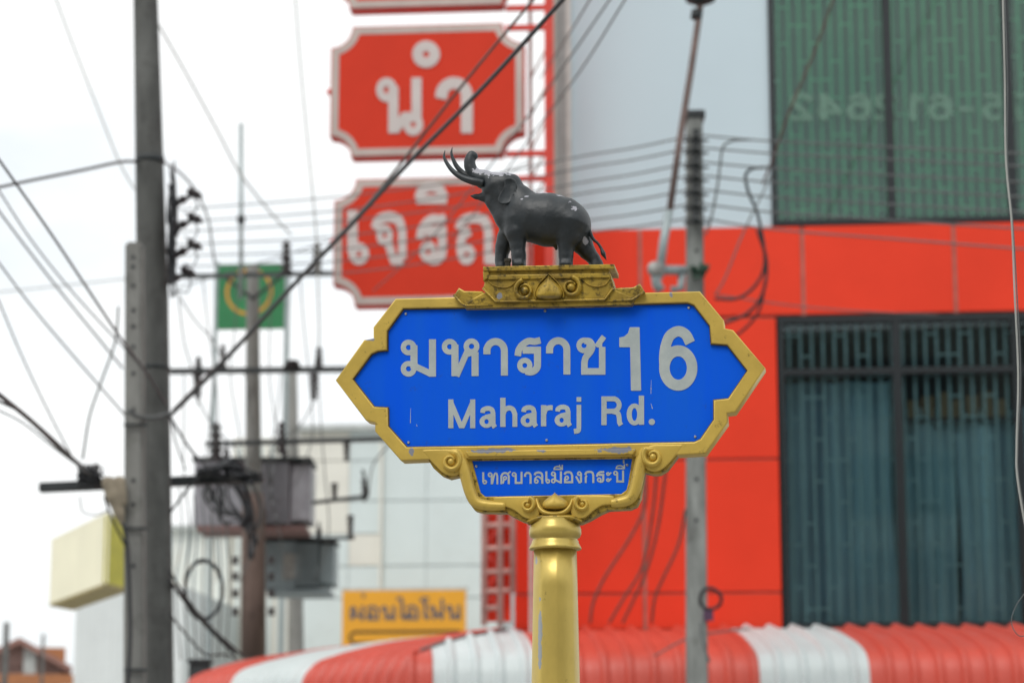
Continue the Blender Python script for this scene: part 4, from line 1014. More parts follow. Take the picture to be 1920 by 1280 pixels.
# ---- clusters of small insulators on the tall pole
def cluster(px, py, label):
    b = at(px, py, 19.5); e = empty('insulator_cluster', b, label=label, cat='insulators', group='insulator clusters on the tall pole')
    r = lambda: rnd.uniform(-1, 1)
    for k in range(2):
        s = -1 if k == 0 else 1
        lathe('insulator', [(.012, -.07), (.032, -.06), (.038, -.03), (.022, -.015), (.036, .01), (.036, .03), (.02, .05), (.012, .07)], M_porc, e, c=(s * .058, 0, s * .03), axis=Vector((1, .2 * s, -.5 * s)), sides=12)
    tube('bracket', [(-.085, 0, -.04), (0, .02, .0), (.08, 0, .05)], .016, M_iron, e, sides=6)
    tube('hook_wire', [(.05, 0, .0), (.085, 0, -.07), (.05, .0, -.15), (-.03, 0, -.13)], .007, M_iron, e, sides=5)
cluster(352, 370, 'uppermost pair of small dark insulators beside the tall pole'); cluster(353, 416, 'second pair of small dark insulators beside the tall pole')
cluster(352, 466, 'third pair of small dark insulators beside the tall pole'); cluster(340, 516, 'lowest pair of small insulators, level with the top crossarm')
tangle('service_wires', 322, 430, 9, 95, 19.4, 22, .007, label='frayed strands of wire wrapped along the tall pole', cat='wires')

# ---- the pole with the three arms and the transformers
YT = 31.0
eC = round_pole('utility_pole', 0, 0, YT, M_brownpole, 'brownish concrete pole that carries three crossarms and the transformers', prof=[(474, 12, 498), (474, 13, 650), (475, 15, 850), (475, 16, 930), (476, 17, 960), (475, 19, 1230)], sides=20)
eC.children[0].data.materials[0] = M_conc2
b_ = eC.location; tube('brown_sleeve', [at(475, 925, YT) - b_, at(475, 960, YT) - b_, at(475, 1100, YT) - b_, at(475, 1232, YT) - b_], [rp_(0, 38, YT), rp_(0, 44, YT), rp_(0, 46, YT), rp_(0, 47, YT)], M_brownpole, eC, 20)
eD = round_pole('utility_pole', 0, 0, 40, M_conc2, 'thin pale concrete pole behind the transformers', prof=[(548, 9, 680), (550, 10, 850), (553, 13, 1000), (555, 15, 1230)], sides=16)
eR = at(452, 520, YT - .5); rodm = empty('lightning_rod', (eR.x, eR.y, 0), label='slim grey tube standing above the brownish pole', cat='pole')
tube('tube', [at(452, 232, YT - .5) - rodm.location, at(452, 420, YT - .5) - rodm.location, at(452, 560, YT - .5) - rodm.location], rp_(0, 8, YT), M_galv, rodm)
lathe('joint', [(.05, -.05), (.05, .05)], M_iron, rodm, c=at(452, 412, YT - .5) - rodm.location, sides=10)
def crossarm(a, b, hpx, label, pins=(), hang=(), Y=YT - .3, braces=()):
    p = at((a[0] + b[0]) / 2, a[1], Y); e = empty('crossarm', (p.x, p.y, p.z), label=label, cat='crossarm', group='crossarms of the transformer pole')
    bar('beam', a, b, Y, hpx, M_iron, e, .05)
    for x, y0, y1, w_ in list(pins) + list(hang):
        A = at(x, y0, Y) - e.location; Bv = at(x, y1, Y) - e.location; L_ = (Bv - A).length; r = rp_(0, w_ * 1.8, Y)
        n = 5; prof = []
        for i in range(n):
            t = i / n; k = 1 - .35 * t
            prof += [(r * .55 * k, L_ * t), (r * k, L_ * (t + .04)), (r * k * .95, L_ * (t + .10)), (r * .55 * k, L_ * (t + .13))]
        lathe('insulator', prof + [(r * .3, L_)], M_porc, e, c=A, axis=(Bv - A), sides=12)
    for x0, y0, x1, y1 in braces: tube('brace', [at(x0, y0, Y) - e.location, at(x1, y1, Y) - e.location], .02, M_iron, e, sides=6)
crossarm((312, 519), (655, 512), 3.6, 'uppermost crossarm, passing over the green sign', pins=[(537, 514, 452, 15), (594, 512, 455, 13)], braces=[(474, 560, 420, 518), (474, 560, 530, 516)])
crossarm((318, 696), (655, 692), 5, 'middle crossarm with insulators above and below it', pins=[(418, 690, 645, 9), (548, 690, 675, 20), (598, 690, 650, 11), (372, 690, 668, 9)], hang=[(371, 700, 748, 12), (589, 700, 750, 12)])
crossarm((385, 832), (742, 822), 4, 'lowest crossarm, level with the top of the pale building', pins=[(405, 862, 792, 18), (528, 850, 790, 13)], hang=[(650, 830, 865, 9)])
crossarm((585, 942), (690, 930), 3, 'short steel arm beside the upper transformer with small fuses', pins=[], hang=[(627, 905, 940, 9), (657, 965, 1010, 9), (683, 898, 940, 8)], braces=[(690, 930, 680, 880), (590, 1010, 665, 1008)])

def transformer(x0, x1, y0, y1, Y, mat, label, fin0, nfin, base, plate_q):
    b = at((x0 + x1) / 2, y1, Y); e = empty('transformer', b, label=label, cat='transformer', group='transformers')
    A = at(x0, y0, Y) - b; Bv = at(x1, y1, Y) - b; d = .42
    f0 = (at(fin0[0], y0, Y) - b).x; f1 = (at(fin0[1], y0, Y) - b).x
    box('tank', A.x, f0, -d, d, Bv.z + .03, A.z, mat, e, bevel=.02)
    box('tank', f0 + .002, f1 + .02, -d * .72, d * .72, Bv.z + .04, A.z - .01, mat, e, bevel=.01)
    fin = None
    for i in range(nfin):
        x = f0 + (f1 - f0) * (i + .5) / nfin
        if fin is None: fin = box('cooling_fin', -.010, .010, -d * 1.12, d * 1.12, Bv.z + .06, A.z - .03, mat, e); fin.location.x = x; o = fin
        else: o = fin.copy(); COL.objects.link(o); o.parent = e; o.location.x = x
    box('tank_end', f1 + .022, Bv.x, -d * .9, d * .9, Bv.z + .10, A.z - .04, mat, e, bevel=.02)
    box('lid', A.x - .03, Bv.x + .01, -d - .04, d + .04, A.z + .001, A.z + .05, M_iron, e, bevel=.008)
    box('base_rail', A.x + .05, Bv.x - .05, -d, d, Bv.z - .03, Bv.z + .028, base, e)
    for i in range(3):
        x = A.x + (Bv.x - A.x) * (.25 + .25 * i)
        lathe('bushing', [(.05, 0), (.06, .04), (.035, .06), (.055, .09), (.03, .11), (.045, .14), (.02, .17), (.015, .25)], M_porc, e, c=(x, -.1, A.z + .05), sides=12)
    px0, px1, q0, q1 = plate_q; u0_ = at(px0, q0, Y - d) - b; u1_ = at(px1, q1, Y - d) - b
    box('rating_plate', u0_.x, u1_.x, -d - .02, -d - .002, u1_.z, u0_.z, M_plate, e)
    return e
transformer(372, 586, 872, 996, YT + 1, M_tanks, 'upper purple-grey transformer with cooling fins on the brownish pole', (496, 548), 9, material('dull_red_rail', (.24, .14, .13), .7), (460, 492, 905, 955))
transformer(500, 630, 1020, 1112, YT + 2, M_tankb, 'lower blue-grey transformer with a pale plate on its side', (560, 600), 8, M_tankb, (530, 568, 1038, 1085))
# spiky cable saddles down the brownish pole
for i, y in enumerate((1050, 1080, 1112, 1146)):
    for s in (-1, 1):
        p = at(475 + s * 34, y, YT - .2); e = lathe('spool_insulator', [(.03, -.05), (.06, -.045), (.035, -.01), (.035, .01), (.06, .045), (.03, .05)], M_porc, None, c=(0, 0, 0), sides=10)
        e.location = p; tag(e, label=f"{('uppermost', 'second', 'third', 'lowest')[i]} of the four spool insulators on the {'oval coil' if s < 0 else 'lower transformer'} side of the brownish pole", cat='insulator', group='spool insulators on the brownish pole')

# ================================================================== concrete pole in front of the red wall, street lamp arm beside it
YR = 21.0
rb = at(1305, 1280, YR); pR = empty('utility_pole', (rb.x, rb.y, 0), label='square mottled concrete pole in front of the red wall with the wires tied to it', cat='utility pole', group='utility poles')
square_pole(pR, 1287, 1316, 224, 1280, 1287, 1331, YR, M_concrete, [(1306, y) for y in (330, 400, 470, 898, 975)], depth=.2)
c = at(1302, 222, YR) - pR.location; box('cap', c.x - .09, c.x + .09, -.11, .11, c.z - .02, c.z + .05, M_iron, pR, bevel=.01)
for y in (253, 276, 303, 328, 354, 381, 407):
    c = at(1305, y, YR - .16) - pR.location
    lathe('spool', [(.018, -.05), (.04, -.045), (.022, -.01), (.022, .01), (.04, .045), (.018, .05)], M_iron, pR, c=c, sides=10)
    box('clevis', c.x - .11, c.x + .11, c.y - .01, c.y + .02, c.z - .06, c.z - .045, M_iron, pR)
tangle('green_tape', 1312, 508, 18, 12, YR - .14, 8, .014, par=pR, mat=material('faded_green_tape', (.05, .11, .075), .8))
box('bracket_plate', (at(1300, 0, YR) - pR.location).x, (at(1317, 0, YR) - pR.location).x, -.13, -.101, (at(0, 1165, YR) - pR.location).z, (at(0, 1140, YR) - pR.location).z, material('purple_tape', (.16, .08, .15), .8), pR)
ls = at(1238, 500, YR - .4); lamp = empty('street_lamp', (ls.x, ls.y, ls.z), label='slanting brown street lamp tube with a grey foot, bracketed to the concrete pole', cat='street lamp')
ll = lambda x, y, d=.4: at(x, y, YR - d) - lamp.location
tube('arm', [ll(1313, -40), ll(1312, 20), ll(1296, 130), ll(1275, 260), ll(1255, 400)], rp_(0, 13, YR), M_rust, lamp, sides=12)
tube('foot', [ll(1254, 395), ll(1244, 455), ll(1236, 520)], rp_(0, 17, YR), M_galv, lamp, sides=12)
tube('collar', [ll(1307, 20), ll(1305, 36)], rp_(0, 22, YR), M_iron, lamp, sides=12)
lathe('lamp_head', [(.04, -.1), (.13, -.06), (.16, .02), (.09, .1), (.04, .2)], M_iron, lamp, c=ll(1313, -10), sides=16)
tube('bracket', [ll(1222, 506), ll(1285, 507, .2)], .045, M_galv, lamp, sides=8)
tube('bracket', [ll(1278, 508, .22), ll(1277, 540, .22), ll(1258, 543, .22)], .035, M_galv, lamp, sides=8)
bm = bmesh.new(); addball(bm, ll(1229, 505, .5), .075, 1, 12); link('socket', bmmesh('socket', bm), M_plate, lamp, smooth=True)
tube('socket_tail', [ll(1229, 512, .5), ll(1232, 535, .45), ll(1240, 545, .45)], .045, M_galv, lamp, sides=8)

# ================================================================== wires
def wire(pts, Y0, Y1, w0, label, group=None, mat=None, w1=None, name='wire', cat='wire', n=8, sides=6):
    # carry on past the edge of the view to where the line really goes
    m = len(pts); P3 = []; d0 = Vector(pts[0]) - Vector(pts[1]); d1 = Vector(pts[-1]) - Vector(pts[-2])
    out = lambda p: p[0] < -4 or p[1] < -4 or p[0] > 1924 or p[1] > 1284
    for i, (x, y) in enumerate(pts): P3.append(at(x, y, Y0 + (Y1 - Y0) * i / (m - 1)))
    q = catmull(P3, n)
    if out(pts[0]): q.insert(0, q[0] + (q[0] - q[1]).normalized() * (9 if Y0 > 8 else 2))
    if out(pts[-1]): q.append(q[-1] + (q[-1] - q[-2]).normalized() * ((9 if Y0 > 8 else 1.2) if pts[-1][1] < 1284 else .5))
    k = len(q)
    ra = [rp_(0, w0 + ((w1 or w0) - w0) * i / (k - 1), Y0 + (Y1 - Y0) * i / (k - 1)) for i in range(k)]
    b = q[0].copy(); o = tube(name, [v - b for v in q], ra, mat or M_blackr, None, sides); o.location = b
    return tag(o, label=label, cat=cat, group=group)
M_brownc = material('brown_cable_sheath', (.17, .10, .085), .6, var=.2, scale=10)
M_greyc = material('grey_cable_sheath', (.13, .14, .14), .6)
M_palec = material('pale_grey_cable', (.42, .43, .40), .5)
wire([(1075, -22), (905, 165), (760, 312), (655, 425), (545, 540), (440, 655), (330, 768), (316, 776)], 9.5, 19.3, 10, 'thick dark cable sagging across the signboards to the tall pole', w1=9, cat='cable', name='cable')
wire([(1015, -18), (875, 150), (745, 315), (670, 405), (560, 522), (440, 652), (325, 768)], 12, 19.3, 6, 'thin brown cable just above the thick dark one', mat=M_brownc, cat='cable', name='cable')
wire([(316, 776), (290, 783), (262, 782), (240, 770)], 19.2, 18.7, 9, 'grey cable loop wrapped round the two nearer poles', mat=M_greyc, cat='cable', name='cable')
# wires strung from the concrete pole: eight lines one above the other, dipping away on both sides
rows = [(253, 296, 372, 394), (276, 318, 398, 417), (303, 345, 418, 436), (328, 366, 446, 459), (354, 392, 470, 480), (381, 418, 492, 500), (407, 440, 515, 520)]
nth = ['uppermost', 'second', 'third', 'fourth', 'fifth', 'sixth', 'lowest']
for i, (y0, y1, y2, y3) in enumerate(rows):
    wire([(1304, y0), (1190, y0 + (y1 - y0) * .56), (1075, y1), (840, y1 + (y2 - y1) * .62), (600, y2), (320, y3)], YR - .2, 24.6, 3.8, f'{nth[i]} of the wires strung from the concrete pole past the elephant towards the transformer pole', 'wires strung from the concrete pole', w1=2.2, mat=M_greyc)
rows2 = [(253, 265, 290), (276, 288, 314), (303, 316, 344), (328, 342, 372), (354, 370, 400), (381, 398, 432), (407, 430, 470)]
for i, (y0, y1, y2) in enumerate(rows2):
    wire([(1304, y0), (1450, y1), (1700, y1 + (y2 - y1) * .5), (1960, y2)], YR - .2, YR - 1.5, 3.6, f'{nth[i]} of the wires running from the concrete pole across the glass', 'wires across the glass front', w1=4, mat=M_greyc)
Wr = dict(mat=M_greyc)
wire([(1408, 262), (1375, 264), (1356, 276), (1350, 310), (1345, 350), (1332, 415), (1322, 440)], YR - .4, YR - .3, 4.5, 'thin looping tail wire that leaves the uppermost wire by the concrete pole', mat=M_greyc)
wire([(1445, 314), (1412, 316), (1398, 330), (1404, 362), (1420, 400), (1432, 460), (1432, 505), (1412, 540), (1380, 560), (1340, 560)], YR - .5, YR - .3, 6, 'black cable looping down and back to the concrete pole over the red band', cat='cable', name='cable')
wire([(1420, 430), (1437, 490), (1430, 550), (1400, 588), (1340, 612)], YR - .5, YR - .3, 6.5, 'lower black cable loop over the red band', cat='cable', name='cable')
wire([(1436, 520), (1424, 580), (1392, 620), (1330, 660)], YR - .6, YR - .3, 5, 'third black cable loop passing behind the frame of the street sign', cat='cable', name='cable')
wire([(1446, 328), (1425, 372), (1392, 440), (1360, 520), (1342, 552)], YR - .6, YR - .5, 3.5, 'thin wire crossing the cable loops', mat=M_greyc)
wire([(1340, 552), (1480, 572), (1620, 584), (1760, 590)], YR, YR + 3, 3, 'faint wire low across the red band', mat=M_greyc)
wire([(1565, -10), (1530, 90), (1480, 210), (1452, 290), (1430, 345)], YR - 1.5, YR, 4.5, 'brown wire slanting down across the green glass', mat=M_brownc)
wire([(1212, 880), (1208, 950), (1180, 1010), (1135, 1080), (1112, 1130), (1107, 1166)], YR, YR + 2, 5, 'wire hanging down the red wall, nearest the gold post', mat=M_brownc)
wire([(1232, 870), (1224, 960), (1205, 1060), (1170, 1120), (1143, 1166)], YR, YR + 2, 5, 'second wire hanging down the red wall from the gold post', mat=M_brownc)
wire([(1250, 868), (1235, 980), (1215, 1060), (1190, 1120), (1168, 1166)], YR, YR + 2, 5, 'third wire hanging down the red wall from the gold post', mat=M_brownc)
wire([(1285, 955), (1272, 1020), (1245, 1080), (1228, 1120), (1222, 1166)], YR - .2, YR + 2, 5, 'wire curving off the concrete pole down the red wall', mat=M_brownc)
wire([(1228, 1228), (1290, 1196), (1350, 1184), (1405, 1178)], YR, YR + 2, 3.5, 'thin dark wire lying over the red awning', mat=M_greyc)
wire([(1313, 1165), (1318, 1200), (1330, 1240)], YR - .3, YR - .3, 5, 'short dark tail below the cable coil', mat=M_greyc)
def coil(px, py, rx, ry, Y, r, n, label):
    pts = []; 
    for i in range(n * 28 + 1):
        a = 2 * math.pi * i / 28; k = 1 + .05 * math.sin(i * .7); pts.append(at(px + rx * k * math.cos(a), py + ry * k * math.sin(a), Y + .05 * math.sin(i * .23)))
    b = at(px, py, Y); o = tube('cable_coil', [v - b for v in pts], r, M_blackr, None, 6); o.location = b; tag(o, label=label, cat='cable coil')
coil(1332, 1122, 20, 20, YR - .25, .014, 3, 'small round coil of black cable hung on the concrete pole')
coil(382, 1105, 35, 55, 22, .010, 5, 'large oval coil of black cable hanging between the poles')
# upper thin wires over the shop wall
for k, q in enumerate([[(1178, -10), (1090, 130), (1000, 250), (905, 380), (830, 470)], [(1150, -10), (1060, 120), (985, 225), (880, 360), (800, 455), (700, 545)], [(1112, -10), (1060, 75), (1010, 150)]]):
    wire(q, 15, 24, 4, ('outermost', 'middle', 'innermost and shortest')[k] + ' of three thin wires slanting over the shop corner above the elephant', 'thin wires over the shop corner', mat=M_greyc, w1=2.6)
# left bundle
LF_ = [([(-10, 288), (90, 430), (160, 535), (225, 632), (275, 700), (312, 760)], 12, 19, 5, 'dark blue-black wire, boldest of those fanning in to the poles', M_blackr),
       ([(-10, 345), (60, 452), (140, 552), (240, 660), (300, 725)], 14, 20, 3.4, 'thin wire just below the boldest of the fan', M_greyc),
       ([(-10, 385), (50, 465), (120, 555), (230, 690)], 14, 20, 4, 'third wire of the fan running down to the square pole', M_greyc),
       ([(-10, 482), (60, 575), (140, 670), (238, 782)], 14, 19, 3.6, 'fourth wire of the fan ending halfway down the square pole', M_greyc),
       ([(-10, 545), (40, 665), (90, 770), (138, 862)], 15, 19, 3.2, 'steepest thin wire dropping to the cable knot', M_greyc),
       ([(-10, 733), (60, 790), (110, 838), (150, 872)], 12, 18.5, 9, 'thick black cable coming in low to the knot on the crossarm', M_blackr),
       ([(-10, 748), (50, 780), (120, 842), (160, 884)], 12, 18.5, 5, 'thinner black cable beside the thick one at the crossarm knot', M_blackr),
       ([(-10, 765), (45, 794), (100, 838), (170, 890)], 12.4, 18.5, 3, 'lowest thin wire reaching the crossarm knot', M_greyc),
       ([(-10, 353), (60, 338), (150, 320), (225, 304), (258, 303)], 15, 19.5, 6, 'dark wire with taped joints rising gently to the band on the tall pole', M_blackr),
       ([(100, -15), (135, 80), (180, 195), (222, 300), (252, 355)], 22, 22, 3.4, 'pale thin wire slanting down behind the tall pole from the top', M_palec),
       ([(298, 48), (350, 140), (410, 250), (450, 325), (500, 390), (545, 440)], 22, 30, 3.6, 'pale thin wire from the tall pole towards the slim grey tube', M_palec),
       ([(553, -12), (563, 120), (577, 270), (592, 430), (597, 560)], 30, 30, 3.4, 'pale thin wire dropping almost straight to the top crossarm', M_palec),
       ([(222, 575), (216, 640), (190, 715), (168, 780), (155, 860)], 18.8, 18.5, 5, 'grey wire bowing out from the square pole down to the cable knot', M_greyc),
       ([(300, 300), (335, 322), (368, 360), (390, 410), (397, 455), (402, 492)], 19.4, 30, 4.5, 'thin wire arching from the tall pole down to the green sign', M_blackr),
       ([(316, 776), (335, 808), (360, 846), (392, 880)], 19.3, 19, 5, 'dark wire falling from the cable knuckle on the tall pole', M_blackr),
       ([(320, 780), (330, 830), (348, 880)], 19.3, 19, 3.5, 'second thin wire falling from the tall pole to the crossarm', M_greyc),
       ([(196, 930), (206, 962), (224, 1000), (240, 1030)], 18.6, 18.8, 5, 'thin black wire curling under the crossarm to the square pole', M_blackr),
       ([(150, 930), (155, 958), (180, 965), (205, 955)], 18.6, 18.7, 2.6, 'fine loop of wire hanging under the crossarm', M_greyc),
       ([(232, 980), (239, 1030), (243, 1120), (244, 1200), (240, 1285)], 18.8, 18.8, 8, 'black cable running down the flank of the square pole', M_blackr),
       ([(318, 962), (345, 925), (372, 895)], 19.2, 19, 5, 'dark stay wire from the tall pole up to the crossarm', M_blackr),
       ([(318, 1088), (350, 1130), (385, 1170), (440, 1225)], 19.4, 21, 7, 'thick black cable slanting down past the oval coil', M_blackr),
       ([(318, 1070), (355, 1128), (400, 1180), (455, 1228)], 19.4, 21, 5, 'black cable slanting down just above the thick one', M_blackr),
       ([(318, 1150), (350, 1190), (385, 1225), (420, 1226), (445, 1235)], 19.4, 21, 4, 'lowest slack cable behind the tall pole', M_blackr),
       ([(335, 560), (345, 640), (362, 700), (372, 760)], 24, 30, 3, 'faint thin wire hanging from the top crossarm, nearest the tall pole', M_greyc),
       ([(330, 545), (365, 600), (400, 640), (430, 700)], 24, 30, 3, 'faint thin wire slanting under the top crossarm', M_greyc),
       ([(597, 560), (598, 640), (590, 690)], 30, 30, 3, 'short faint wire between the two upper crossarms', M_greyc),
       ([(1000, 300), (800, 388), (560, 470), (330, 540)], 27, 33, 2.4, 'faint low wire crossing behind the lower signboard', M_greyc),
       ([(-10, 548), (120, 535), (240, 522)], 30, 30, 2.5, 'very faint level wire in the pale sky', M_palec),
       ([(470, 900), (490, 960), (475, 1000), (470, 1050)], 30, 30, 7, 'black transformer lead bending down the brownish pole', M_blackr),
       ([(690, 930), (700, 870), (735, 828)], 30.7, 30.7, 3, 'thin lead from the short arm up to the lowest crossarm', M_greyc),
       ([(372, 750), (400, 800), (440, 840), (455, 880)], 30.5, 30.8, 3, 'slack lead from the hanging insulator to the upper transformer', M_greyc),
       ([(589, 752), (560, 800), (520, 830), (500, 872)], 30.5, 30.8, 3, 'slack lead from the far hanging insulator to the upper transformer', M_greyc)]
for q, a, b, w_, lab, m_ in LF_: wire(q, a, b, w_, lab, mat=m_)
# wires fanning over the far pole field
for k in range(7):
    x = 335 + k * 14
    wire([(x, 900 + 14 * (k % 3)), (x + 6, 1000), (x - 6 + 3 * k, 1100), (x + 4, 1236)], 24, 24, 2.6, f"{('first', 'second', 'third', 'fourth', 'fifth', 'sixth', 'seventh')[k]} thin slack wire counted from the tall pole towards the oval coil", 'thin slack wires between the poles', mat=M_greyc)
for k in range(9):
    x = 345 + k * 31 + 9 * math.sin(k * 2.7); s = 26 * math.sin(k * 1.9); y0 = 520 if k % 2 else 700
    wire([(x, y0), (x + s * .4, y0 + 90), (x + s, y0 + 190), (x + s * .6 + 12, y0 + 300), (x - s * .5, y0 + 390)], 29.5, 30, 2.4, f"{('first', 'second', 'third', 'fourth', 'fifth', 'sixth', 'seventh', 'eighth', 'ninth')[k]} thin lead under the crossarms, counted from the tall pole", 'thin leads under the crossarms', mat=M_greyc)
# cable hanging close by at the edge of the view
q = [(1880, -15), (1884, 150), (1886, 300), (1897, 420), (1902, 540), (1909, 700), (1906, 830), (1908, 900), (1930, 1030)]
wire(q, 6.9, 6.9, 3.6, 'pale twisted cable hanging close to the camera at the edge of the view', mat=M_palec, n=10, cat='cable', name='cable')
wire([(x + 3.5 + 1.5 * math.sin(i * 1.7), y) for i, (x, y) in enumerate(q)], 6.92, 6.92, 2.4, 'second dark strand twisted along the pale cable', mat=M_greyc, n=10, cat='cable', name='cable')
wire([(1934, 1096), (1908, 1130), (1897, 1158), (1900, 1178), (1914, 1192), (1938, 1184)], 6.9, 6.9, 1.7, 'thin curl of loose wire near the corner of the view', mat=M_greyc)

# ================================================================== things farther off
# green sign with the ring
gs = Plane(470, 560, 36, R(-5)); M_green = material('green_sign_paint', (.025, .21, .075), .6, var=.12, scale=2)
e = empty('green_signboard', gs.o, gs.yaw, label='green square signboard with an orange ring, behind the brownish pole', cat='signboard')
a0, b0 = gs.uv(408, 618); a1, b1 = gs.uv(535, 494)
box('board', a0, a1, -.04, .04, b0, b1, M_green, e, bevel=.01)
ca_, cb_ = gs.uv(468, 548); bm = bmesh.new(); rr = rp_(0, 92, 36)
ring = [(ca_ + rr * math.cos(2 * math.pi * i / 48), cb_ + rr * math.sin(2 * math.pi * i / 48)) for i in range(48)]; rin = [(ca_ + rr * .86 * math.cos(2 * math.pi * i / 48), cb_ + rr * .86 * math.sin(2 * math.pi * i / 48)) for i in range(48)]
plate('ring', [ring, rin], -.046, -.0405, material('orange_sign_paint', (.60, .30, .03), .6), e)
box('post', a0 - .06, a0 - .005, -.03, .03, 0, b1 + .05, M_galv, e); box('post', a1 + .005, a1 + .08, -.03, .03, 0, b1 + .05, M_galv, e)

# white panelled building beyond the transformers
WB = Plane(740, 900, 52, R(-5)); h2 = lambda x, y, o=0: WB.uv(x, y, o)
M_wp = material('grey_white_sheet', (.66, .74, .74), .6, var=.06, scale=.3, dirt=(.55, .8, .35), dirtcol=(.45, .48, .46), dscale=.8)
M_wp2 = material('cream_white_sheet', (.78, .77, .70), .7, var=.08, scale=.4)
M_seam = material('seam', (.50, .53, .52), .8)
e = empty('pale_building', WB.o, WB.yaw, label='pale grey-white panelled building beyond the transformers', cat='building')
x0, zt = h2(560, 806); x1 = h2(935, 900)[0]; zt = h2(740, 806)[1]
box('wall', x0, x1, .06, 9, 0, zt - .02, M_seam, e)
us = [x0, h2(655, 900)[0], h2(718, 900)[0], h2(800, 900)[0], x1]; zs = [0, 2.2, 3.6] + [h2(740, y)[1] for y in (1120, 1060, 1000, 938, 862, 806)]
for i in range(4):
    for j in range(len(zs) - 1):
        if zs[j + 1] - zs[j] < .1: continue
        if i >= 2 and j in (5, 7): continue
        z1_ = zs[j + 1] if not (i >= 2 and j in (4, 6)) else zs[j + 2]
        box('wall_sheet', us[i] + .006, us[i + 1] - .006, 0, .059, zs[j] + .012, z1_ - .012, M_wp2 if (i == 0 and j > 4) or (i * 3 + j) % 7 == 0 else M_wp, e)
box('parapet', x0 - .1, x1, -.15, .2, zt - .01, zt + .12, M_seam, e)
box('downpipe', us[2] - .06, us[2] - .0, -.1, -.01, 0, zt - .2, M_wp2, e)
e2 = empty('cream_building', WB.o + Vector((0, 3, 0)), WB.yaw, label='narrow cream building seen between the tall pole and the brownish pole', cat='building')
WB2 = Plane(740, 900, 55, R(-5)); e2.location = WB2.o
k2 = lambda x, y, o=0: WB2.uv(x, y, o)
A_, _ = k2(318, 900); B_, _ = k2(432, 900); C_, _ = k2(600, 900); z9 = k2(380, 985)[1]; z8 = k2(500, 818)[1]
box('wall', A_, B_, 0, 6, 0, z9, M_wp2, e2); box('wall', B_ + .003, C_, .15, 6, 0, z8, M_wp2, e2)
for i in range(9):
    x = A_ + (B_ - A_) * (i + .6) / 9.4; box('wall_batten', x, x + .05, -.015, -.002, 0, z9 - .1, M_wp, e2)
for i in range(8):
    x = B_ + (C_ - B_) * (i + .6) / 8.4; box('wall_batten', x, x + .07, .13, .148, 0, z8 - .2, M_wp, e2)
box('ledge', A_, B_, -.2, -.06, z9 - .1, z9, M_seam, e2)
# orange phone-shop sign
OS = Plane(757, 1160, 50, R(-5)); o2_ = lambda x, y, o=0: OS.uv(x, y, o)
e = empty('orange_signboard', OS.o, OS.yaw, label='orange signboard with blurred dark lettering above the awning', cat='signboard')
a0, b1 = o2_(643, 1107); a1, b0 = o2_(873, 1225)
box('board', a0, a1, -.06, .1, b0, b1, material('orange_sign_face', (.78, .36, .02), .6, var=.05, scale=1), e, bevel=.01)
box('border', a0 - .04, a1 + .04, -.05, .09, b1 + .001, b1 + .05, M_seam, e)
M_navy = material('dark_print', (.09, .10, .13), .7)
lettering('lettering', line('ผ่อนไอโฟน', 655, 1162, 866, 1160, 27), .10, lambda x, y: o2_(x, y, -.064), -.067, -.0605, M_navy, e)
pl = []
c0, d0 = o2_(668, 1195); c1, d1 = o2_(858, 1195); rr = rp_(0, 26, 50)
pl = [(c1 + rr * math.cos(R(a)), d0 + rr * math.sin(R(a))) for a in range(-90, 91, 15)] + [(c0 + rr * math.cos(R(a)), d0 + rr * math.sin(R(a))) for a in range(90, 271, 15)]
pi_ = [(c1 + rr * .62 * math.cos(R(a)), d0 + rr * .62 * math.sin(R(a))) for a in range(-90, 91, 15)] + [(c0 + rr * .62 * math.cos(R(a)), d0 + rr * .62 * math.sin(R(a))) for a in range(90, 271, 15)]
plate('pill_outline', [pl, pi_], -.067, -.0605, M_dark, e)

# yellow box sign on a pale block
YB = 42; A0 = at(97, 1010, YB - .6); 
e = empty('yellow_box_sign', (at(200, 1100, YB).x, YB, 0), label='large cream and yellow box sign jutting from a pale block beside the square pole', cat='signboard')
def cor(px, py, Y): return at(px, py, Y) - e.location
# front-left face (cream), right face (olive yellow), underside (ochre)
z_t = at(200, 965, YB - 3).z; z_b = at(200, 1092, YB - 3).z
F0 = at(200, 1000, YB - 3); F1 = at(97, 1000, YB + 1.0); F2 = at(247, 1000, YB - 2.0)
pq = lambda v, z: (v.x - e.location.x, v.y - e.location.y, z)
F3 = Vector((F1.x + F2.x - F0.x, F1.y + F2.y - F0.y, 0))
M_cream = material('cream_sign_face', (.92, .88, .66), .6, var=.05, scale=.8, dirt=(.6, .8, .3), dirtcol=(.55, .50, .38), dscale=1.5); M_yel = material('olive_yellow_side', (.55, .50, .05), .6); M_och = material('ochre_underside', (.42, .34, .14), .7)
def quad(name, pts, mat, par):
    c = sum((Vector(p) for p in pts), Vector()) / 4; vs = [Vector(p) for p in pts]; n = (vs[1] - vs[0]).cross(vs[2] - vs[0]).normalized() * .04
    return link(name, mesh(name, vs + [v - n for v in vs], [(0, 1, 2, 3), (7, 6, 5, 4), (0, 4, 5, 1), (1, 5, 6, 2), (2, 6, 7, 3), (3, 7, 4, 0)]), mat, par)
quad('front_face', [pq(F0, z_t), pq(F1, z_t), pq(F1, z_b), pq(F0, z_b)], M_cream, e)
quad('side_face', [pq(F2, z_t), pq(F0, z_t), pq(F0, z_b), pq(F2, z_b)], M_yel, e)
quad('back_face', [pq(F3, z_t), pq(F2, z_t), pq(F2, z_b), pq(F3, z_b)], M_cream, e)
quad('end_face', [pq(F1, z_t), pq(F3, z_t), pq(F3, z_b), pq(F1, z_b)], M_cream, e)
quad('underside', [pq(F0, z_b - .04), pq(F1, z_b - .04), pq(F3, z_b - .04), pq(F2, z_b - .04)], M_och, e)
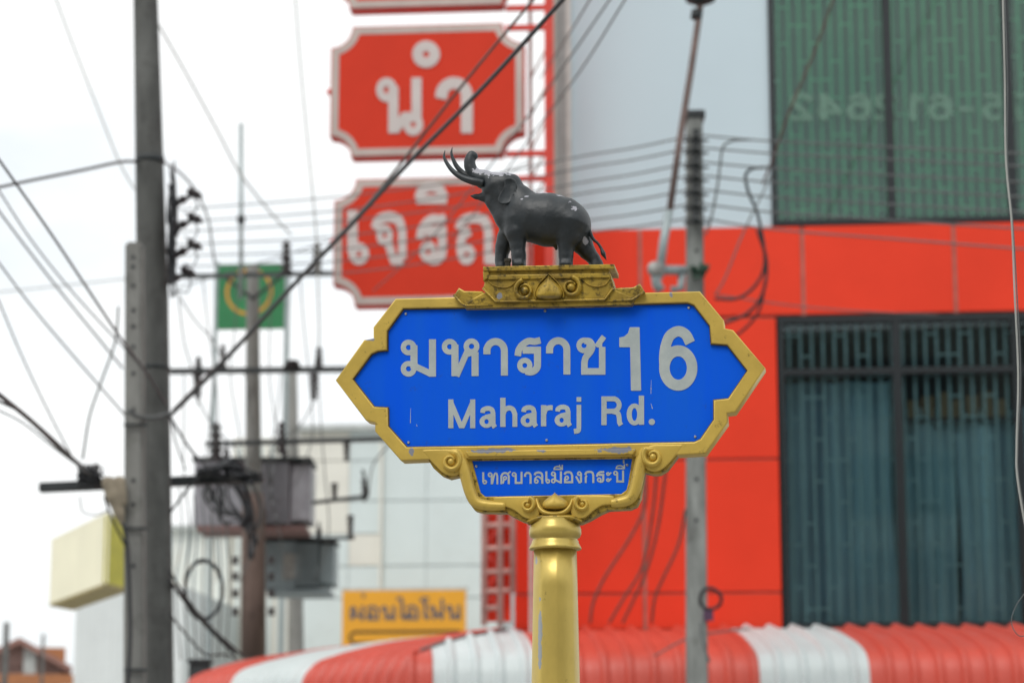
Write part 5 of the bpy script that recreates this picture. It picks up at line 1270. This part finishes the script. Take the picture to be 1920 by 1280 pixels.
quad('top_face', [pq(F0, z_t + .045), pq(F2, z_t + .045), pq(F3, z_t + .045), pq(F1, z_t + .045)], M_cream, e)
PB = Plane(185, 1200, 50, R(-5)); e = empty('pale_block', PB.o, PB.yaw, label='pale corrugated block carrying the yellow box sign', cat='building')
a0, zt_ = PB.uv(142, 1100); a1, _ = PB.uv(345, 1120)
M_ps = material('pale_blue_white_sheet', (.74, .78, .78), .7, var=.08, scale=.5)
box('wall', a0, a1, .05, 8, 0, zt_, M_ps, e)
n = 14; rib = None
for i in range(n):
    x = a0 + (a1 - a0) * (i + .3) / n
    box('wall_rib', x, x + .07, .035, .049, 0, zt_ - .02, M_ps, e)

# red-roofed house low in the distance
HS = Plane(70, 1240, 80, R(12)); e = empty('house', HS.o, HS.yaw, label='distant house with a low reddish hip roof', cat='house')
a0, r0 = HS.uv(18, 1262); a1, _ = HS.uv(132, 1262); am, rz = HS.uv(38, 1200)
M_tile = material('red_brown_roof_tiles', (.30, .16, .13), .8, var=.15, scale=.8); M_fasc = material('orange_fascia', (.42, .17, .07), .7)
aL = HS.uv(-70, 1262)[0]; r0 = HS.uv(130, 1250)[1]; rz = HS.uv(38, 1196)[1]; am = HS.uv(36, 1200)[0]; a1 = HS.uv(134, 1250)[0]; a0 = aL
M_gab = material('pink_brown_gable_boards', (.33, .215, .19), .8, var=.15, scale=.8)
link('gable', mesh('gable', [(aL + .3, -.1, r0), (a1 - .3, -.1, r0), (am, -.1, rz - .2), (aL + .3, 0, r0), (a1 - .3, 0, r0), (am, 0, rz - .2)], [(0, 1, 2), (5, 4, 3), (0, 3, 4, 1), (1, 4, 5, 2), (2, 5, 3, 0)]), M_gab, e)
link('roof', mesh('roof', [(aL, -.6, r0), (am, -.6, rz), (a1, -.6, r0), (aL, 8, r0), (am, 8, rz), (a1, 8, r0), (aL, -.6, r0 - .2), (am, -.6, rz - .2), (a1, -.6, r0 - .2), (aL, 8, r0 - .2), (am, 8, rz - .2), (a1, 8, r0 - .2)],
     [(0, 1, 4, 3), (1, 2, 5, 4), (6, 9, 10, 7), (7, 10, 11, 8), (0, 6, 7, 1), (1, 7, 8, 2), (3, 4, 10, 9), (4, 5, 11, 10), (0, 3, 9, 6), (2, 8, 11, 5)]), M_tile, e)
r0 = HS.uv(60, 1266)[1]
box('fascia', a0 - .4, a1 + .1, -.7, -.52, r0 - .35, r0 + .02, M_fasc, e)
box('wall', a0 + .3, a1 - .3, 0.001, 7.5, 0, r0 + .5, M_gab, e)
ch0, cz0 = HS.uv(95, 1215); box('chimney', ch0 - .5, ch0 + .6, 4, 5, r0, cz0 + .3, M_fasc, e)
lo_, lz = HS.uv(55, 1260); box('roof_vent', lo_ - .2, lo_ + .2, -.3, .3, r0 + .01, r0 + .9, M_seam, e)
for px, y0, lab in ((8, 1166, 'dark slim pole in front of the distant house at the picture corner'), (78, 1188, 'tiny thin post rising behind the distant roof')):
    b = at(px, 1280, 70); pl_ = tube('thin_pole', [(0, 0, at(px, y0, 70).z), (0, 0, 0)], rp_(0, 11 if px < 20 else 6, 70), M_oldconc, None, 10); pl_.location = (b.x, b.y, 0); tag(pl_, label=lab, cat='pole')
# dark bin-like box on a stand at the end of the awning
bx = at(372, 1262, 28); e = empty('meter_box', bx, label='dark meter box at the end of the awning behind the cables', cat='meter box')
box('case', -.10, .14, -.1, .1, -.5, .12, M_iron, e, bevel=.01); box('lid', -.12, .16, -.13, .12, .121, .16, M_iron, e); box('post', -.04, .04, -.04, .04, -bx.z, -.501, M_galv, e)
